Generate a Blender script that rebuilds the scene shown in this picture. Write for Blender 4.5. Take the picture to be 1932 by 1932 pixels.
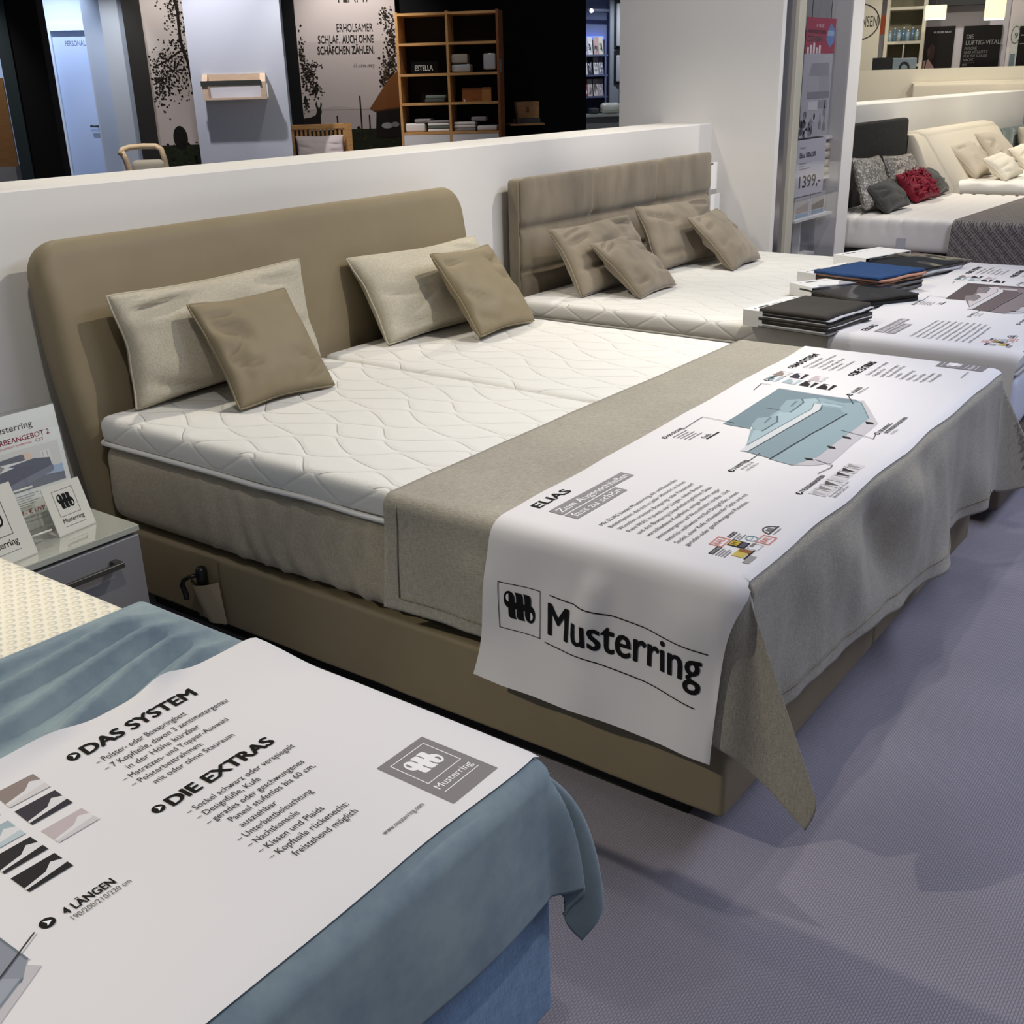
import bpy, bmesh, math, random
from mathutils import Vector, Matrix, noise
from mathutils.geometry import tessellate_polygon
random.seed(7)
for o in list(bpy.data.objects): bpy.data.objects.remove(o)
SC = bpy.context.scene
COL = SC.collection
pi = math.pi

# ------------------------------------------------------------------ camera
cam = bpy.data.cameras.new('camera'); camo = bpy.data.objects.new('camera', cam); COL.objects.link(camo)
def cam_axes(yaw, pitch, roll):
    f = Vector((math.sin(yaw)*math.cos(pitch), math.cos(yaw)*math.cos(pitch), -math.sin(pitch)))
    r = Vector((math.cos(yaw), -math.sin(yaw), 0)); u = r.cross(f)
    a, s = math.cos(roll), math.sin(roll)
    return a*r + s*u, -s*r + a*u, f
cr, cu, cf = cam_axes(0.9230, 0.3765, -0.0278)
CAMP = Vector((-1.7342, -2.8463, 1.5382))
camo.matrix_world = Matrix(((cr.x, cu.x, -cf.x, CAMP.x), (cr.y, cu.y, -cf.y, CAMP.y), (cr.z, cu.z, -cf.z, CAMP.z), (0, 0, 0, 1)))
cam.sensor_fit = 'HORIZONTAL'; cam.sensor_width = 36.0; cam.lens = 36.0*2046.9/1932
cam.clip_start = 0.05; cam.clip_end = 80
SC.camera = camo

# ------------------------------------------------------------------ world, light, exposure
SC.view_settings.view_transform = 'Standard'
SC.view_settings.look = 'None'
SC.view_settings.exposure = 0.10
SC.view_settings.gamma = 1.0
SC.view_settings.use_curve_mapping = False
W = bpy.data.worlds.new('world'); SC.world = W; W.use_nodes = True
W.node_tree.nodes['Background'].inputs[0].default_value = (0.62, 0.66, 0.80, 1)
W.node_tree.nodes['Background'].inputs[1].default_value = 0.115

WARM = (1.0, 0.925, 0.78); NEUT = (1.0, 0.955, 0.90); COOL = (0.70, 0.77, 1.0)
def spot(name, loc, target, power, col, angle=75, blend=0.6, rad=0.04):
    l = bpy.data.lights.new(name, 'SPOT'); l.energy = power; l.color = col
    l.spot_size = math.radians(angle); l.spot_blend = blend; l.shadow_soft_size = rad
    o = bpy.data.objects.new(name, l); COL.objects.link(o); o.location = loc
    o.rotation_euler = (Vector(target)-Vector(loc)).to_track_quat('-Z', 'Y').to_euler()
    return o
def area(name, loc, target, sx, sy, power, col):
    l = bpy.data.lights.new(name, 'AREA'); l.energy = power; l.color = col
    l.shape = 'RECTANGLE'; l.size = sx; l.size_y = sy
    o = bpy.data.objects.new(name, l); COL.objects.link(o); o.location = loc
    o.rotation_euler = (Vector(target)-Vector(loc)).to_track_quat('-Z', 'Y').to_euler()
    return o
# spots over the beds (warm), others added to brighten pillar wall and showcase
spot('overhead_spot', (1.45, -1.95, 3.0), (0.75, -0.35, 0.6), 120, WARM, 84, 0.6, 0.025)
spot('overhead_spot', (3.15, -1.55, 3.0), (3.0, -0.3, 0.6), 95, WARM, 84, 0.6, 0.025)
spot('overhead_spot', (-2.3, 0.05, 2.5), (-1.25, -1.25, 0.6), 175, WARM, 50, 0.8, 0.03)
spot('overhead_spot', (1.9, -1.1, 3.0), (4.4, 0.1, 1.1), 85, NEUT, 60, 0.7, 0.03)  # added to brighten the side face of the pillar wall
spot('overhead_spot', (0.25, -1.75, 3.0), (0.7, -2.15, 0.3), 46, NEUT, 78, 0.6, 0.03)
spot('overhead_spot', (1.9, -1.85, 3.0), (2.2, -2.2, 0.3), 24, NEUT, 78, 0.6, 0.03)
spot('overhead_spot', (6.5, -1.5, 3.1), (6.7, -0.2, 0.6), 95, NEUT, 95, 0.7)
spot('overhead_spot', (8.6, -1.3, 3.1), (8.7, -0.2, 0.6), 130, WARM, 95, 0.7)
spot('overhead_spot', (10.8, -1.2, 3.1), (10.8, -0.1, 0.6), 140, WARM, 95, 0.7)
spot('overhead_spot', (0.6, 0.9, 3.1), (1.0, 0.4, 1.29), 90, WARM, 95, 0.8)
spot('overhead_spot', (3.3, 1.0, 3.1), (3.0, 0.4, 1.29), 90, WARM, 95, 0.8)
spot('overhead_spot', (7.2, 1.0, 3.1), (7.4, 0.4, 1.29), 130, WARM, 100, 0.8)
spot('overhead_spot', (10.0, 1.0, 3.1), (10.0, 0.4, 1.29), 120, WARM, 100, 0.8)
spot('overhead_spot', (5.0, -1.7, 3.0), (5.1, 0, 1.2), 85, NEUT, 60, 0.8)  # added because the showcase stays too dark without it
# aisle at the foot of the beds: added cool fill from an unseen source
area('overhead_fill', (2.3, -3.7, 3.4), (1.9, -3.0, 0), 4.0, 0.7, 92, COOL)
area('overhead_fill', (-1.4, -3.2, 3.3), (-1.0, -2.0, 0), 1.2, 1.2, 7, NEUT)  # weak fill added at the left front, no real fitting
spot('overhead_spot', (-1.1, -3.0, 3.0), (-1.2, -2.0, 0.6), 66, NEUT, 34, 0.7, 0.03)  # extra light added for the foreground banner
spot('overhead_spot', (-1.0, -2.0, 3.0), (-.7, .25, .75), 62, NEUT, 62, 0.8, 0.03)  # wall wash added to lift the left end of the partition

# ------------------------------------------------------------------ materials
def lin(c):
    return tuple((x/12.92 if x <= 0.04045 else ((x+0.055)/1.055)**2.4) for x in c)
def hx(s):
    s = s.lstrip('#')
    return lin(tuple(int(s[i:i+2], 16)/255 for i in (0, 2, 4)))
_m = {}
def mat(name, col, rough=0.85, var=0.0, vs=6.0, bump=0.0, bs=60.0, metal=0.0, spec=0.5, sheen=0.0, weave=None, coat=0.0, emit=None, es=1.0, stretch=None, detail=3.0):
    if name in _m: return _m[name]
    m = bpy.data.materials.new(name); m.use_nodes = True; _m[name] = m
    nt = m.node_tree; N = nt.nodes; L = nt.links; b = N['Principled BSDF']
    c = col if not isinstance(col, str) else hx(col)
    b.inputs['Base Color'].default_value = (*c, 1); b.inputs['Roughness'].default_value = rough
    b.inputs['Metallic'].default_value = metal; b.inputs['Specular IOR Level'].default_value = spec
    if sheen: b.inputs['Sheen Weight'].default_value = sheen; b.inputs['Sheen Roughness'].default_value = 0.45
    if coat: b.inputs['Coat Weight'].default_value = coat; b.inputs['Coat Roughness'].default_value = 0.08
    if emit is not None:
        b.inputs['Emission Color'].default_value = (*emit, 1); b.inputs['Emission Strength'].default_value = es
    tc = N.new('ShaderNodeTexCoord'); src = tc.outputs['Object']
    if stretch:
        mp = N.new('ShaderNodeMapping'); mp.inputs['Scale'].default_value = stretch
        L.new(src, mp.inputs['Vector']); src = mp.outputs['Vector']
    colout = None
    if var:
        n = N.new('ShaderNodeTexNoise'); n.inputs['Scale'].default_value = vs; n.inputs['Detail'].default_value = detail
        L.new(src, n.inputs['Vector'])
        r = N.new('ShaderNodeMapRange'); r.inputs['From Min'].default_value = 0.3; r.inputs['From Max'].default_value = 0.7
        r.inputs['To Min'].default_value = 1-var; r.inputs['To Max'].default_value = 1+var
        L.new(n.outputs['Fac'], r.inputs['Value'])
        mx = N.new('ShaderNodeVectorMath'); mx.operation = 'SCALE'
        mx.inputs[0].default_value = c; L.new(r.outputs['Result'], mx.inputs['Scale']); colout = mx.outputs['Vector']
    h = None
    if weave:   # woven threads: two stretched noises crossed
        sc, amt, bst = weave
        hs = []
        for st in ((1, 14, 14), (14, 1, 14), (14, 14, 1)):
            mp = N.new('ShaderNodeMapping'); mp.inputs['Scale'].default_value = tuple(sc*q/14 for q in st)
            L.new(tc.outputs['Object'], mp.inputs['Vector'])
            n = N.new('ShaderNodeTexNoise'); n.inputs['Scale'].default_value = 1.0; n.inputs['Detail'].default_value = 1.0
            L.new(mp.outputs['Vector'], n.inputs['Vector']); hs.append(n.outputs['Fac'])
        a = N.new('ShaderNodeMath'); a.operation = 'ADD'; L.new(hs[0], a.inputs[0]); L.new(hs[1], a.inputs[1])
        a2 = N.new('ShaderNodeMath'); a2.operation = 'ADD'; L.new(a.outputs[0], a2.inputs[0]); L.new(hs[2], a2.inputs[1])
        r = N.new('ShaderNodeMapRange'); r.inputs['From Min'].default_value = 1.1; r.inputs['From Max'].default_value = 1.9
        r.inputs['To Min'].default_value = 1-amt; r.inputs['To Max'].default_value = 1+amt
        L.new(a2.outputs[0], r.inputs['Value'])
        mx = N.new('ShaderNodeVectorMath'); mx.operation = 'SCALE'
        if colout: L.new(colout, mx.inputs[0])
        else: mx.inputs[0].default_value = c
        L.new(r.outputs['Result'], mx.inputs['Scale']); colout = mx.outputs['Vector']
        if bst:
            bp = N.new('ShaderNodeBump'); bp.inputs['Strength'].default_value = bst; bp.inputs['Distance'].default_value = 0.001
            L.new(a2.outputs[0], bp.inputs['Height']); h = bp
    if bump:
        n = N.new('ShaderNodeTexNoise'); n.inputs['Scale'].default_value = bs; n.inputs['Detail'].default_value = 2
        L.new(src, n.inputs['Vector'])
        bp = N.new('ShaderNodeBump'); bp.inputs['Strength'].default_value = bump; bp.inputs['Distance'].default_value = 0.004
        L.new(n.outputs['Fac'], bp.inputs['Height'])
        if h: L.new(h.outputs['Normal'], bp.inputs['Normal'])
        h = bp
    if colout: L.new(colout, b.inputs['Base Color'])
    if h: L.new(h.outputs['Normal'], b.inputs['Normal'])
    return m

def mat_glass(name, tint, refl=0.08, rough=0.02):
    if name in _m: return _m[name]
    m = bpy.data.materials.new(name); m.use_nodes = True; _m[name] = m
    nt = m.node_tree; N = nt.nodes; L = nt.links; N.remove(N['Principled BSDF'])
    t = N.new('ShaderNodeBsdfTransparent'); t.inputs[0].default_value = (*tint, 1)
    g = N.new('ShaderNodeBsdfGlossy'); g.inputs['Roughness'].default_value = rough
    fr = N.new('ShaderNodeLayerWeight'); fr.inputs['Blend'].default_value = 0.5
    pw = N.new('ShaderNodeMath'); pw.operation = 'POWER'; pw.inputs[1].default_value = 5.0
    L.new(fr.outputs['Facing'], pw.inputs[0])
    ad = N.new('ShaderNodeMath'); ad.operation = 'MULTIPLY_ADD'; ad.inputs[1].default_value = 0.7; ad.inputs[2].default_value = refl
    L.new(pw.outputs[0], ad.inputs[0])
    mx = N.new('ShaderNodeMixShader'); L.new(ad.outputs[0], mx.inputs[0]); L.new(t.outputs[0], mx.inputs[1]); L.new(g.outputs[0], mx.inputs[2])
    L.new(mx.outputs[0], N['Material Output'].inputs[0])
    return m

def mat_carpet():
    m = mat('carpet', (0.30, 0.275, 0.315), 0.95, var=0.10, vs=2.2, spec=0.15, sheen=0.25)
    nt = m.node_tree; N = nt.nodes; L = nt.links; b = N['Principled BSDF']
    tc = N.new('ShaderNodeTexCoord')
    br = N.new('ShaderNodeTexBrick'); br.inputs['Scale'].default_value = 1.0
    br.inputs['Brick Width'].default_value = 0.011; br.inputs['Row Height'].default_value = 0.0055
    br.inputs['Mortar Size'].default_value = 0.0011; br.inputs['Mortar Smooth'].default_value = 1.0
    br.inputs['Color1'].default_value = (1, 1, 1, 1); br.inputs['Color2'].default_value = (0.8, 0.8, 0.8, 1); br.inputs['Mortar'].default_value = (0.25, 0.25, 0.25, 1)
    n = N.new('ShaderNodeTexNoise'); n.inputs['Scale'].default_value = 9; n.inputs['Detail'].default_value = 2
    L.new(tc.outputs['Object'], n.inputs['Vector'])
    mp = N.new('ShaderNodeMapping'); mp.inputs['Rotation'].default_value = (0, 0, 0.0)
    L.new(tc.outputs['Object'], mp.inputs['Vector']); L.new(mp.outputs['Vector'], br.inputs['Vector'])
    src = b.inputs['Base Color'].links[0].from_socket
    sep = N.new('ShaderNodeMapRange'); sep.inputs['To Min'].default_value = 0.72; sep.inputs['To Max'].default_value = 1.06
    L.new(br.outputs['Color'], sep.inputs['Value'])
    mx = N.new('ShaderNodeVectorMath'); mx.operation = 'SCALE'; L.new(src, mx.inputs[0]); L.new(sep.outputs['Result'], mx.inputs['Scale'])
    L.new(mx.outputs['Vector'], b.inputs['Base Color'])
    bp = N.new('ShaderNodeBump'); bp.inputs['Strength'].default_value = 0.7; bp.inputs['Distance'].default_value = 0.003
    L.new(br.outputs['Color'], bp.inputs['Height']); L.new(bp.outputs['Normal'], b.inputs['Normal'])
    return m

def mat_latex():   # foam topper with rows of small round dimples
    m = mat('latex_foam', '#ece6d2', 0.75, spec=0.3)
    nt = m.node_tree; N = nt.nodes; L = nt.links; b = N['Principled BSDF']
    tc = N.new('ShaderNodeTexCoord'); mp = N.new('ShaderNodeMapping'); mp.inputs['Rotation'].default_value = (0, 0, 0.5)
    L.new(tc.outputs['Object'], mp.inputs['Vector'])
    v = N.new('ShaderNodeTexVoronoi'); v.inputs['Scale'].default_value = 42; v.inputs['Randomness'].default_value = 0.0
    v.voronoi_dimensions = '2D'
    L.new(mp.outputs['Vector'], v.inputs['Vector'])
    r = N.new('ShaderNodeMapRange'); r.inputs['From Min'].default_value = 0.12; r.inputs['From Max'].default_value = 0.45; r.interpolation_type = 'SMOOTHSTEP'
    L.new(v.outputs['Distance'], r.inputs['Value'])
    bp = N.new('ShaderNodeBump'); bp.inputs['Strength'].default_value = 0.8; bp.inputs['Distance'].default_value = 0.006; bp.invert = True
    L.new(r.outputs['Result'], bp.inputs['Height']); L.new(bp.outputs['Normal'], b.inputs['Normal'])
    return m

def mat_velvet():
    m = mat('blue_velvet', (0.19, 0.25, 0.275), 0.8, spec=0.1, sheen=0.35)
    nt = m.node_tree; N = nt.nodes; L = nt.links; b = N['Principled BSDF']
    b.inputs['Sheen Tint'].default_value = (0.70, 0.82, 0.88, 1)
    tc = N.new('ShaderNodeTexCoord')
    n = N.new('ShaderNodeTexNoise'); n.inputs['Scale'].default_value = 7; n.inputs['Detail'].default_value = 5; n.inputs['Roughness'].default_value = 0.65
    L.new(tc.outputs['Object'], n.inputs['Vector'])
    cr_ = N.new('ShaderNodeValToRGB'); e = cr_.color_ramp.elements
    e[0].position = 0.30; e[0].color = (0.150, 0.205, 0.250, 1); e[1].position = 0.66; e[1].color = (0.265, 0.330, 0.345, 1)
    L.new(n.outputs['Fac'], cr_.inputs['Fac']); L.new(cr_.outputs['Color'], b.inputs['Base Color'])
    return m

def mat_throw_pattern():   # grey jacquard of crossing squares
    m = mat('jacquard_grey', '#77706e', 0.8, spec=0.3)
    nt = m.node_tree; N = nt.nodes; L = nt.links; b = N['Principled BSDF']
    x, y, z = xyz(nt); u = (x-z)*13.0+y*13.0; v = (x-z)*13.0-y*13.0
    a = u.pp(.5); c = v.pp(.5)
    box_ = a.op('MINIMUM', c); big = (u*.5).pp(.5).op('MINIMUM', (v*.5).pp(.5))
    l1 = (box_-.16).line(.045); l2 = (a-.42).line(.05); star = (big-.46).line(.05)
    t = l1.op('MAXIMUM', l2*.9).op('MAXIMUM', star*-.8+.0)
    cr_ = N.new('ShaderNodeValToRGB'); e = cr_.color_ramp.elements
    e[0].position = .25; e[0].color = (*hx('8d8680'), 1); e[1].position = .75; e[1].color = (*hx('4b4548'), 1)
    L.new(t.k, cr_.inputs['Fac']); L.new(cr_.outputs['Color'], b.inputs['Base Color'])
    return m

def mat_silver():
    m = mat('silver_jacquard', '#a39d90', 0.45, spec=0.6)
    nt = m.node_tree; N = nt.nodes; L = nt.links; b = N['Principled BSDF']
    tc = N.new('ShaderNodeTexCoord')
    ck = N.new('ShaderNodeTexVoronoi'); ck.distance = 'MANHATTAN'; ck.inputs['Scale'].default_value = 60; ck.inputs['Randomness'].default_value = 0.9
    L.new(tc.outputs['Object'], ck.inputs['Vector'])
    cr_ = N.new('ShaderNodeValToRGB'); e = cr_.color_ramp.elements
    e[0].position = 0.35; e[0].color = (*hx('c6c1b5'), 1); e[1].position = 0.80; e[1].color = (*hx('77736d'), 1)
    L.new(ck.outputs['Distance'], cr_.inputs['Fac']); L.new(cr_.outputs['Color'], b.inputs['Base Color'])
    return m

def mat_wood(name, c1, c2, sc=9):
    m = mat(name, c1, 0.5, spec=0.4)
    nt = m.node_tree; N = nt.nodes; L = nt.links; b = N['Principled BSDF']
    tc = N.new('ShaderNodeTexCoord'); mp = N.new('ShaderNodeMapping'); mp.inputs['Scale'].default_value = (1, 1, 9)
    L.new(tc.outputs['Object'], mp.inputs['Vector'])
    n = N.new('ShaderNodeTexNoise'); n.inputs['Scale'].default_value = sc; n.inputs['Detail'].default_value = 4
    L.new(mp.outputs['Vector'], n.inputs['Vector'])
    r = N.new('ShaderNodeValToRGB'); e = r.color_ramp.elements
    e[0].position = .3; e[0].color = (*hx(c1), 1); e[1].position = .7; e[1].color = (*hx(c2), 1)
    L.new(n.outputs['Fac'], r.inputs['Fac']); L.new(r.outputs['Color'], b.inputs['Base Color'])
    return m

class S_:
    '''shader maths written as arithmetic'''
    def __init__(s, nt, k): s.nt, s.k = nt, k
    def op(s, o, *a):
        n = s.nt.nodes.new('ShaderNodeMath'); n.operation = o
        for i, q in enumerate((s,)+a):
            if isinstance(q, S_): s.nt.links.new(q.k, n.inputs[i])
            else: n.inputs[i].default_value = q
        return S_(s.nt, n.outputs[0])
    def __add__(s, o): return s.op('ADD', o)
    __radd__ = __add__
    def __sub__(s, o): return s.op('SUBTRACT', o)
    def __mul__(s, o): return s.op('MULTIPLY', o)
    __rmul__ = __mul__
    def sin(s): return s.op('SINE')
    def cos(s): return s.op('COSINE')
    def line(s, w): return (s*(1/w)).op('POWER', 2.0).op('MULTIPLY', -1.0).op('EXPONENT')
    def pp(s, w): return s.op('PINGPONG', w)
def xyz(nt, out='Object'):
    tc = nt.nodes.new('ShaderNodeTexCoord'); sp = nt.nodes.new('ShaderNodeSeparateXYZ'); nt.links.new(tc.outputs[out], sp.inputs[0])
    return [S_(nt, sp.outputs[i]) for i in range(3)]
def mat_stitched(name, col, zb, zh, P=.150, H=.24):
    m = mat(name, col, .85, spec=.3); nt = m.node_tree; N = nt.nodes; L = nt.links
    x, y, z = xyz(nt); g = N.new('ShaderNodeNewGeometry'); sp = N.new('ShaderNodeSeparateXYZ'); L.new(g.outputs['True Normal'], sp.inputs[0])
    nx, ny, nz_ = [S_(nt, sp.outputs[i]) for i in range(3)]
    k = 2*pi
    f = (x*(k/P)+(y*(pi/H)).sin()*.9).cos()+(y*(k/H)+(x*(pi/P)).sin()*.6).cos()*.92
    top = nz_.op('GREATER_THAN', .75)
    puff = f.op('ABSOLUTE').op('MINIMUM', .7)*.9
    ht = (puff-f.line(.085)*.55)*top
    sx = nx.op('ABSOLUTE').op('GREATER_THAN', .6)
    al = y*sx+x*(S_(nt, sx.k)*-1.0+1.0)
    tri = (al*(1/.24)).pp(.5)*2.0
    zz = (z-zb)*(1/zh)
    d1 = (zz-(tri*.85+.12)).line(.07); d2 = (zz-.10).line(.05)
    hs = (d1*-.40-d2*.5)*(top*-1.0+1.0)
    n = N.new('ShaderNodeTexNoise'); n.inputs['Scale'].default_value = 420; n.inputs['Detail'].default_value = 1
    tc = N.new('ShaderNodeTexCoord'); L.new(tc.outputs['Object'], n.inputs['Vector'])
    h = ht+hs+S_(nt, n.outputs['Fac'])*.12
    bp = N.new('ShaderNodeBump'); bp.inputs['Strength'].default_value = .9; bp.inputs['Distance'].default_value = .0042
    L.new(h.k, bp.inputs['Height']); L.new(bp.outputs['Normal'], N['Principled BSDF'].inputs['Normal'])
    return m
M_white = mat('wall_paint', '#e2dfda', 0.8, var=0.02, vs=1.2, bump=0.02, bs=120)
M_white2 = mat('wall_paint_bluish', '#c3cbd8', 0.8)
M_cream = mat('wall_paint_cream', '#ddd6c4', 0.8)
M_black = mat('black_wall_paint', (0.006, 0.006, 0.007), 0.9, spec=0.2)
M_black2 = mat('black_lacquer', (0.01, 0.01, 0.011), 0.45)
M_teal = mat('dark_teal_paint', (0.016, 0.03, 0.034), 0.8)
M_carpet = mat_carpet()
M_olive = mat('olive_leatherette', (0.255, 0.206, 0.124), 0.62, var=0.05, vs=5, bump=0.05, bs=220, spec=0.4)
M_beige = mat('beige_linen', (0.45, 0.395, 0.30), 0.9, var=0.05, vs=4, weave=(700, 0.22, 0.4), spec=0.25)
M_linen = mat('natural_linen', (0.50, 0.455, 0.355), 0.9, var=0.05, vs=4, weave=(620, 0.20, 0.4), spec=0.25)
M_throw = mat('beige_throw_weave', (0.375, 0.345, 0.28), 0.9, var=0.06, vs=5, weave=(760, 0.28, 0.5), spec=0.25, sheen=0.15)
M_topper = mat('knitted_ticking', '#efece4', 0.85, bump=0.12, bs=340, spec=0.3)
M_top1 = mat_stitched('stitched_ticking', '#e4e2db', .572, .085); M_top2 = mat_stitched('stitched_ticking_thin', '#e4e2db', .555, .081)
M_topper2 = mat('mesh_border', '#d6d3cb', 0.9, bump=0.3, bs=500, spec=0.2)
M_piping = mat('white_piping', '#f2f0ea', 0.6)
M_suede = mat('taupe_suede', (0.255, 0.212, 0.152), 0.85, var=0.22, vs=9, stretch=(1, 1, 0.4), spec=0.25, sheen=0.3, detail=6)
M_print = mat('banner_fabric', '#e0dddc', 0.75, var=0.01, vs=3, spec=0.3)
M_velvet = mat_velvet()
M_blue = mat('blue_upholstery', (0.23, 0.345, 0.50), 0.9, var=0.08, vs=30, weave=(600, 0.2, 0.4), spec=0.25)
M_latex = mat_latex()
M_grey = mat('grey_lacquer', '#7d7b7c', 0.45)
M_greytop = mat('grey_glass_top', '#a9aa9e', 0.06, coat=0.6, spec=0.6)
M_dark = mat('dark_plinth', (0.012, 0.011, 0.010), 0.8)
M_blackp = mat('black_plastic', (0.01, 0.01, 0.01), 0.35)
M_bronze = mat('anthracite_handle', '#4a4743', 0.4, metal=0.4)
M_oak = mat_wood('oak_wood', '#b98a52', '#cf9f66')
M_oakd = mat_wood('cherry_wood', '#7c4a26', '#945d33')
M_birch = mat_wood('birch_wood', '#cdb598', '#dcc6aa')
M_paper = mat('white_card', '#ecebe8', 0.6)
M_acryl = mat_glass('clear_acrylic', (0.97, 0.98, 0.97), 0.03)
M_frost = mat('frosted_acrylic', '#d6d4c6', 0.35, coat=0.4)
M_pane = mat_glass('showcase_glass', (0.90, 0.90, 0.91), 0.03)
M_steel = mat('polished_steel', '#a6a2a6', 0.18, metal=0.85)
M_greypanel = mat('grey_panel', '#8f8f92', 0.7)
M_darkfab = mat('charcoal_fabric', (0.030, 0.030, 0.029), 0.9, var=0.1, vs=40, weave=(500, 0.3, 0.3), spec=0.2)
M_darkgrey = mat('dark_grey_fabric', (0.058, 0.058, 0.052), 0.85, var=0.06, vs=20, spec=0.25, sheen=0.2)
M_creamfab = mat('cream_fabric', '#d8cfbd', 0.9, bump=0.15, bs=200)
M_creamp = mat('cream_cushion', '#d9cebd', 0.8, bump=0.05, bs=90)
M_sandp = mat('sand_cushion', '#bdb3a3', 0.8, bump=0.05, bs=90)
M_ivory = mat('ivory_cushion', '#e4dccb', 0.8, bump=0.05, bs=90)
M_crimson = mat('crimson_satin', (0.23, 0.006, 0.024), 0.55, spec=0.3)
M_jacq = mat_throw_pattern(); M_silver = mat_silver()
M_shade = mat('lamp_shade_glow', '#e9e0b8', 0.8, emit=(1.0, 0.90, 0.56), es=.62)
M_bulb = mat('lit_bulb', '#ffffff', 0.5, emit=(1.0, 0.95, 0.85), es=2.2)
M_led = mat('blue_led_strip', '#3f6fe0', 0.5, emit=(0.10, 0.20, 1.0), es=1.6)
M_foil = mat_glass('clear_foil', (0.88, 0.90, 0.93), 0.10, 0.12)

# ------------------------------------------------------------------ mesh helpers
def wmat(o):
    m = o.matrix_basis.copy()
    while o.parent: o = o.parent; m = o.matrix_basis @ m
    return m
def O(name, bm, mats, parent=None, smooth=True, label=None, cat=None, group=None, kind=None):
    """link bm (world coordinates) as one mesh object"""
    if not isinstance(mats, (list, tuple)): mats = [mats]
    me = bpy.data.meshes.new(name)
    if parent is not None: bm.transform(wmat(parent).inverted())
    bm.normal_update()
    bm.to_mesh(me); bm.free()
    for m in mats: me.materials.append(m)
    if smooth:
        for p in me.polygons: p.use_smooth = True
    o = bpy.data.objects.new(name, me); COL.objects.link(o)
    if parent is not None: o.parent = parent
    if label: o['label'] = label
    if cat: o['category'] = cat
    if group: o['group'] = group
    if kind: o['kind'] = kind
    return o
def T(name, label, cat, loc=(0, 0, 0), group=None, rz=0, M=None, kind=None):
    o = bpy.data.objects.new(name, None); COL.objects.link(o); o.empty_display_size = .1
    if M is not None: o.matrix_basis = M @ Matrix.Translation(Vector(loc)) @ Matrix.Rotation(rz, 4, 'Z')
    else: o.location = loc; o.rotation_euler = (0, 0, rz)
    o['label'] = label; o['category'] = cat
    if group: o['group'] = group
    if kind: o['kind'] = kind
    bpy.context.view_layer.update()
    return o
def box(bm, x0, x1, y0, y1, z0, z1, bev=0.0, mi=0, M=None, seg=1):
    b = bmesh.new(); bmesh.ops.create_cube(b, size=1)
    b.transform(Matrix.Translation(((x0+x1)/2, (y0+y1)/2, (z0+z1)/2)) @ Matrix.Diagonal((abs(x1-x0), abs(y1-y0), abs(z1-z0), 1)))
    if bev: bmesh.ops.bevel(b, geom=b.edges[:], offset=bev, segments=seg, affect='EDGES', profile=0.5)
    if M is not None: b.transform(M)
    add(bm, b, mi)
    return bm
def add(bm, b, mi=0):
    vs = [bm.verts.new(v.co) for v in b.verts]
    for i, v in enumerate(b.verts): v.index = i
    for f in b.faces:
        try:
            g = bm.faces.new([vs[v.index] for v in f.verts]); g.material_index = mi if mi is not None else f.material_index
        except ValueError: pass
    b.free()
def BX(*a, **k): return box(bmesh.new(), *a, **k)
def cyl(bm, p, q, r, n=16, r2=None, mi=0, caps=True):
    p = Vector(p); q = Vector(q); d = (q-p); l = d.length
    b = bmesh.new(); bmesh.ops.create_cone(b, cap_ends=caps, segments=n, radius1=r, radius2=r if r2 is None else r2, depth=l)
    b.transform(Matrix.Translation((p+q)/2) @ d.to_track_quat('Z', 'Y').to_matrix().to_4x4()); add(bm, b, mi); return bm
def tube(bm, pts, r, n=8, mi=0):
    pts = [Vector(p) for p in pts]; rings = []
    for i, p in enumerate(pts):
        d = (pts[min(i+1, len(pts)-1)]-pts[max(i-1, 0)]).normalized()
        a = d.orthogonal().normalized() if i == 0 else (pa - d*pa.dot(d)).normalized()
        pa = a; b_ = d.cross(a)
        rr = r[i] if isinstance(r, (list, tuple)) else r
        rings.append([bm.verts.new(p + (a*math.cos(2*pi*k/n)+b_*math.sin(2*pi*k/n))*rr) for k in range(n)])
    for i in range(len(rings)-1):
        for k in range(n):
            f = bm.faces.new((rings[i][k], rings[i][(k+1) % n], rings[i+1][(k+1) % n], rings[i+1][k])); f.material_index = mi
    bm.faces.new(rings[0][::-1]).material_index = mi; bm.faces.new(rings[-1]).material_index = mi
    return bm
def grid(bm, fn, us, vs, mi=0, flip=False):
    P = [[bm.verts.new(fn(u, v)) for v in vs] for u in us]
    for i in range(len(us)-1):
        for j in range(len(vs)-1):
            q = (P[i][j], P[i+1][j], P[i+1][j+1], P[i][j+1])
            bm.faces.new(q[::-1] if flip else q).material_index = mi
    return P
def lsp(a, b, n): return [a+(b-a)*i/(n-1) for i in range(n)]
def axis(h, r, res):
    e = [0, r*.3, r*.62, r]; L = 2*h
    inner = max(1, int(round((L-2*r)/res)))
    s = [-h+x for x in e] + [-h+r+(L-2*r)*k/inner for k in range(1, inner)] + [h-x for x in reversed(e)]
    return s
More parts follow.
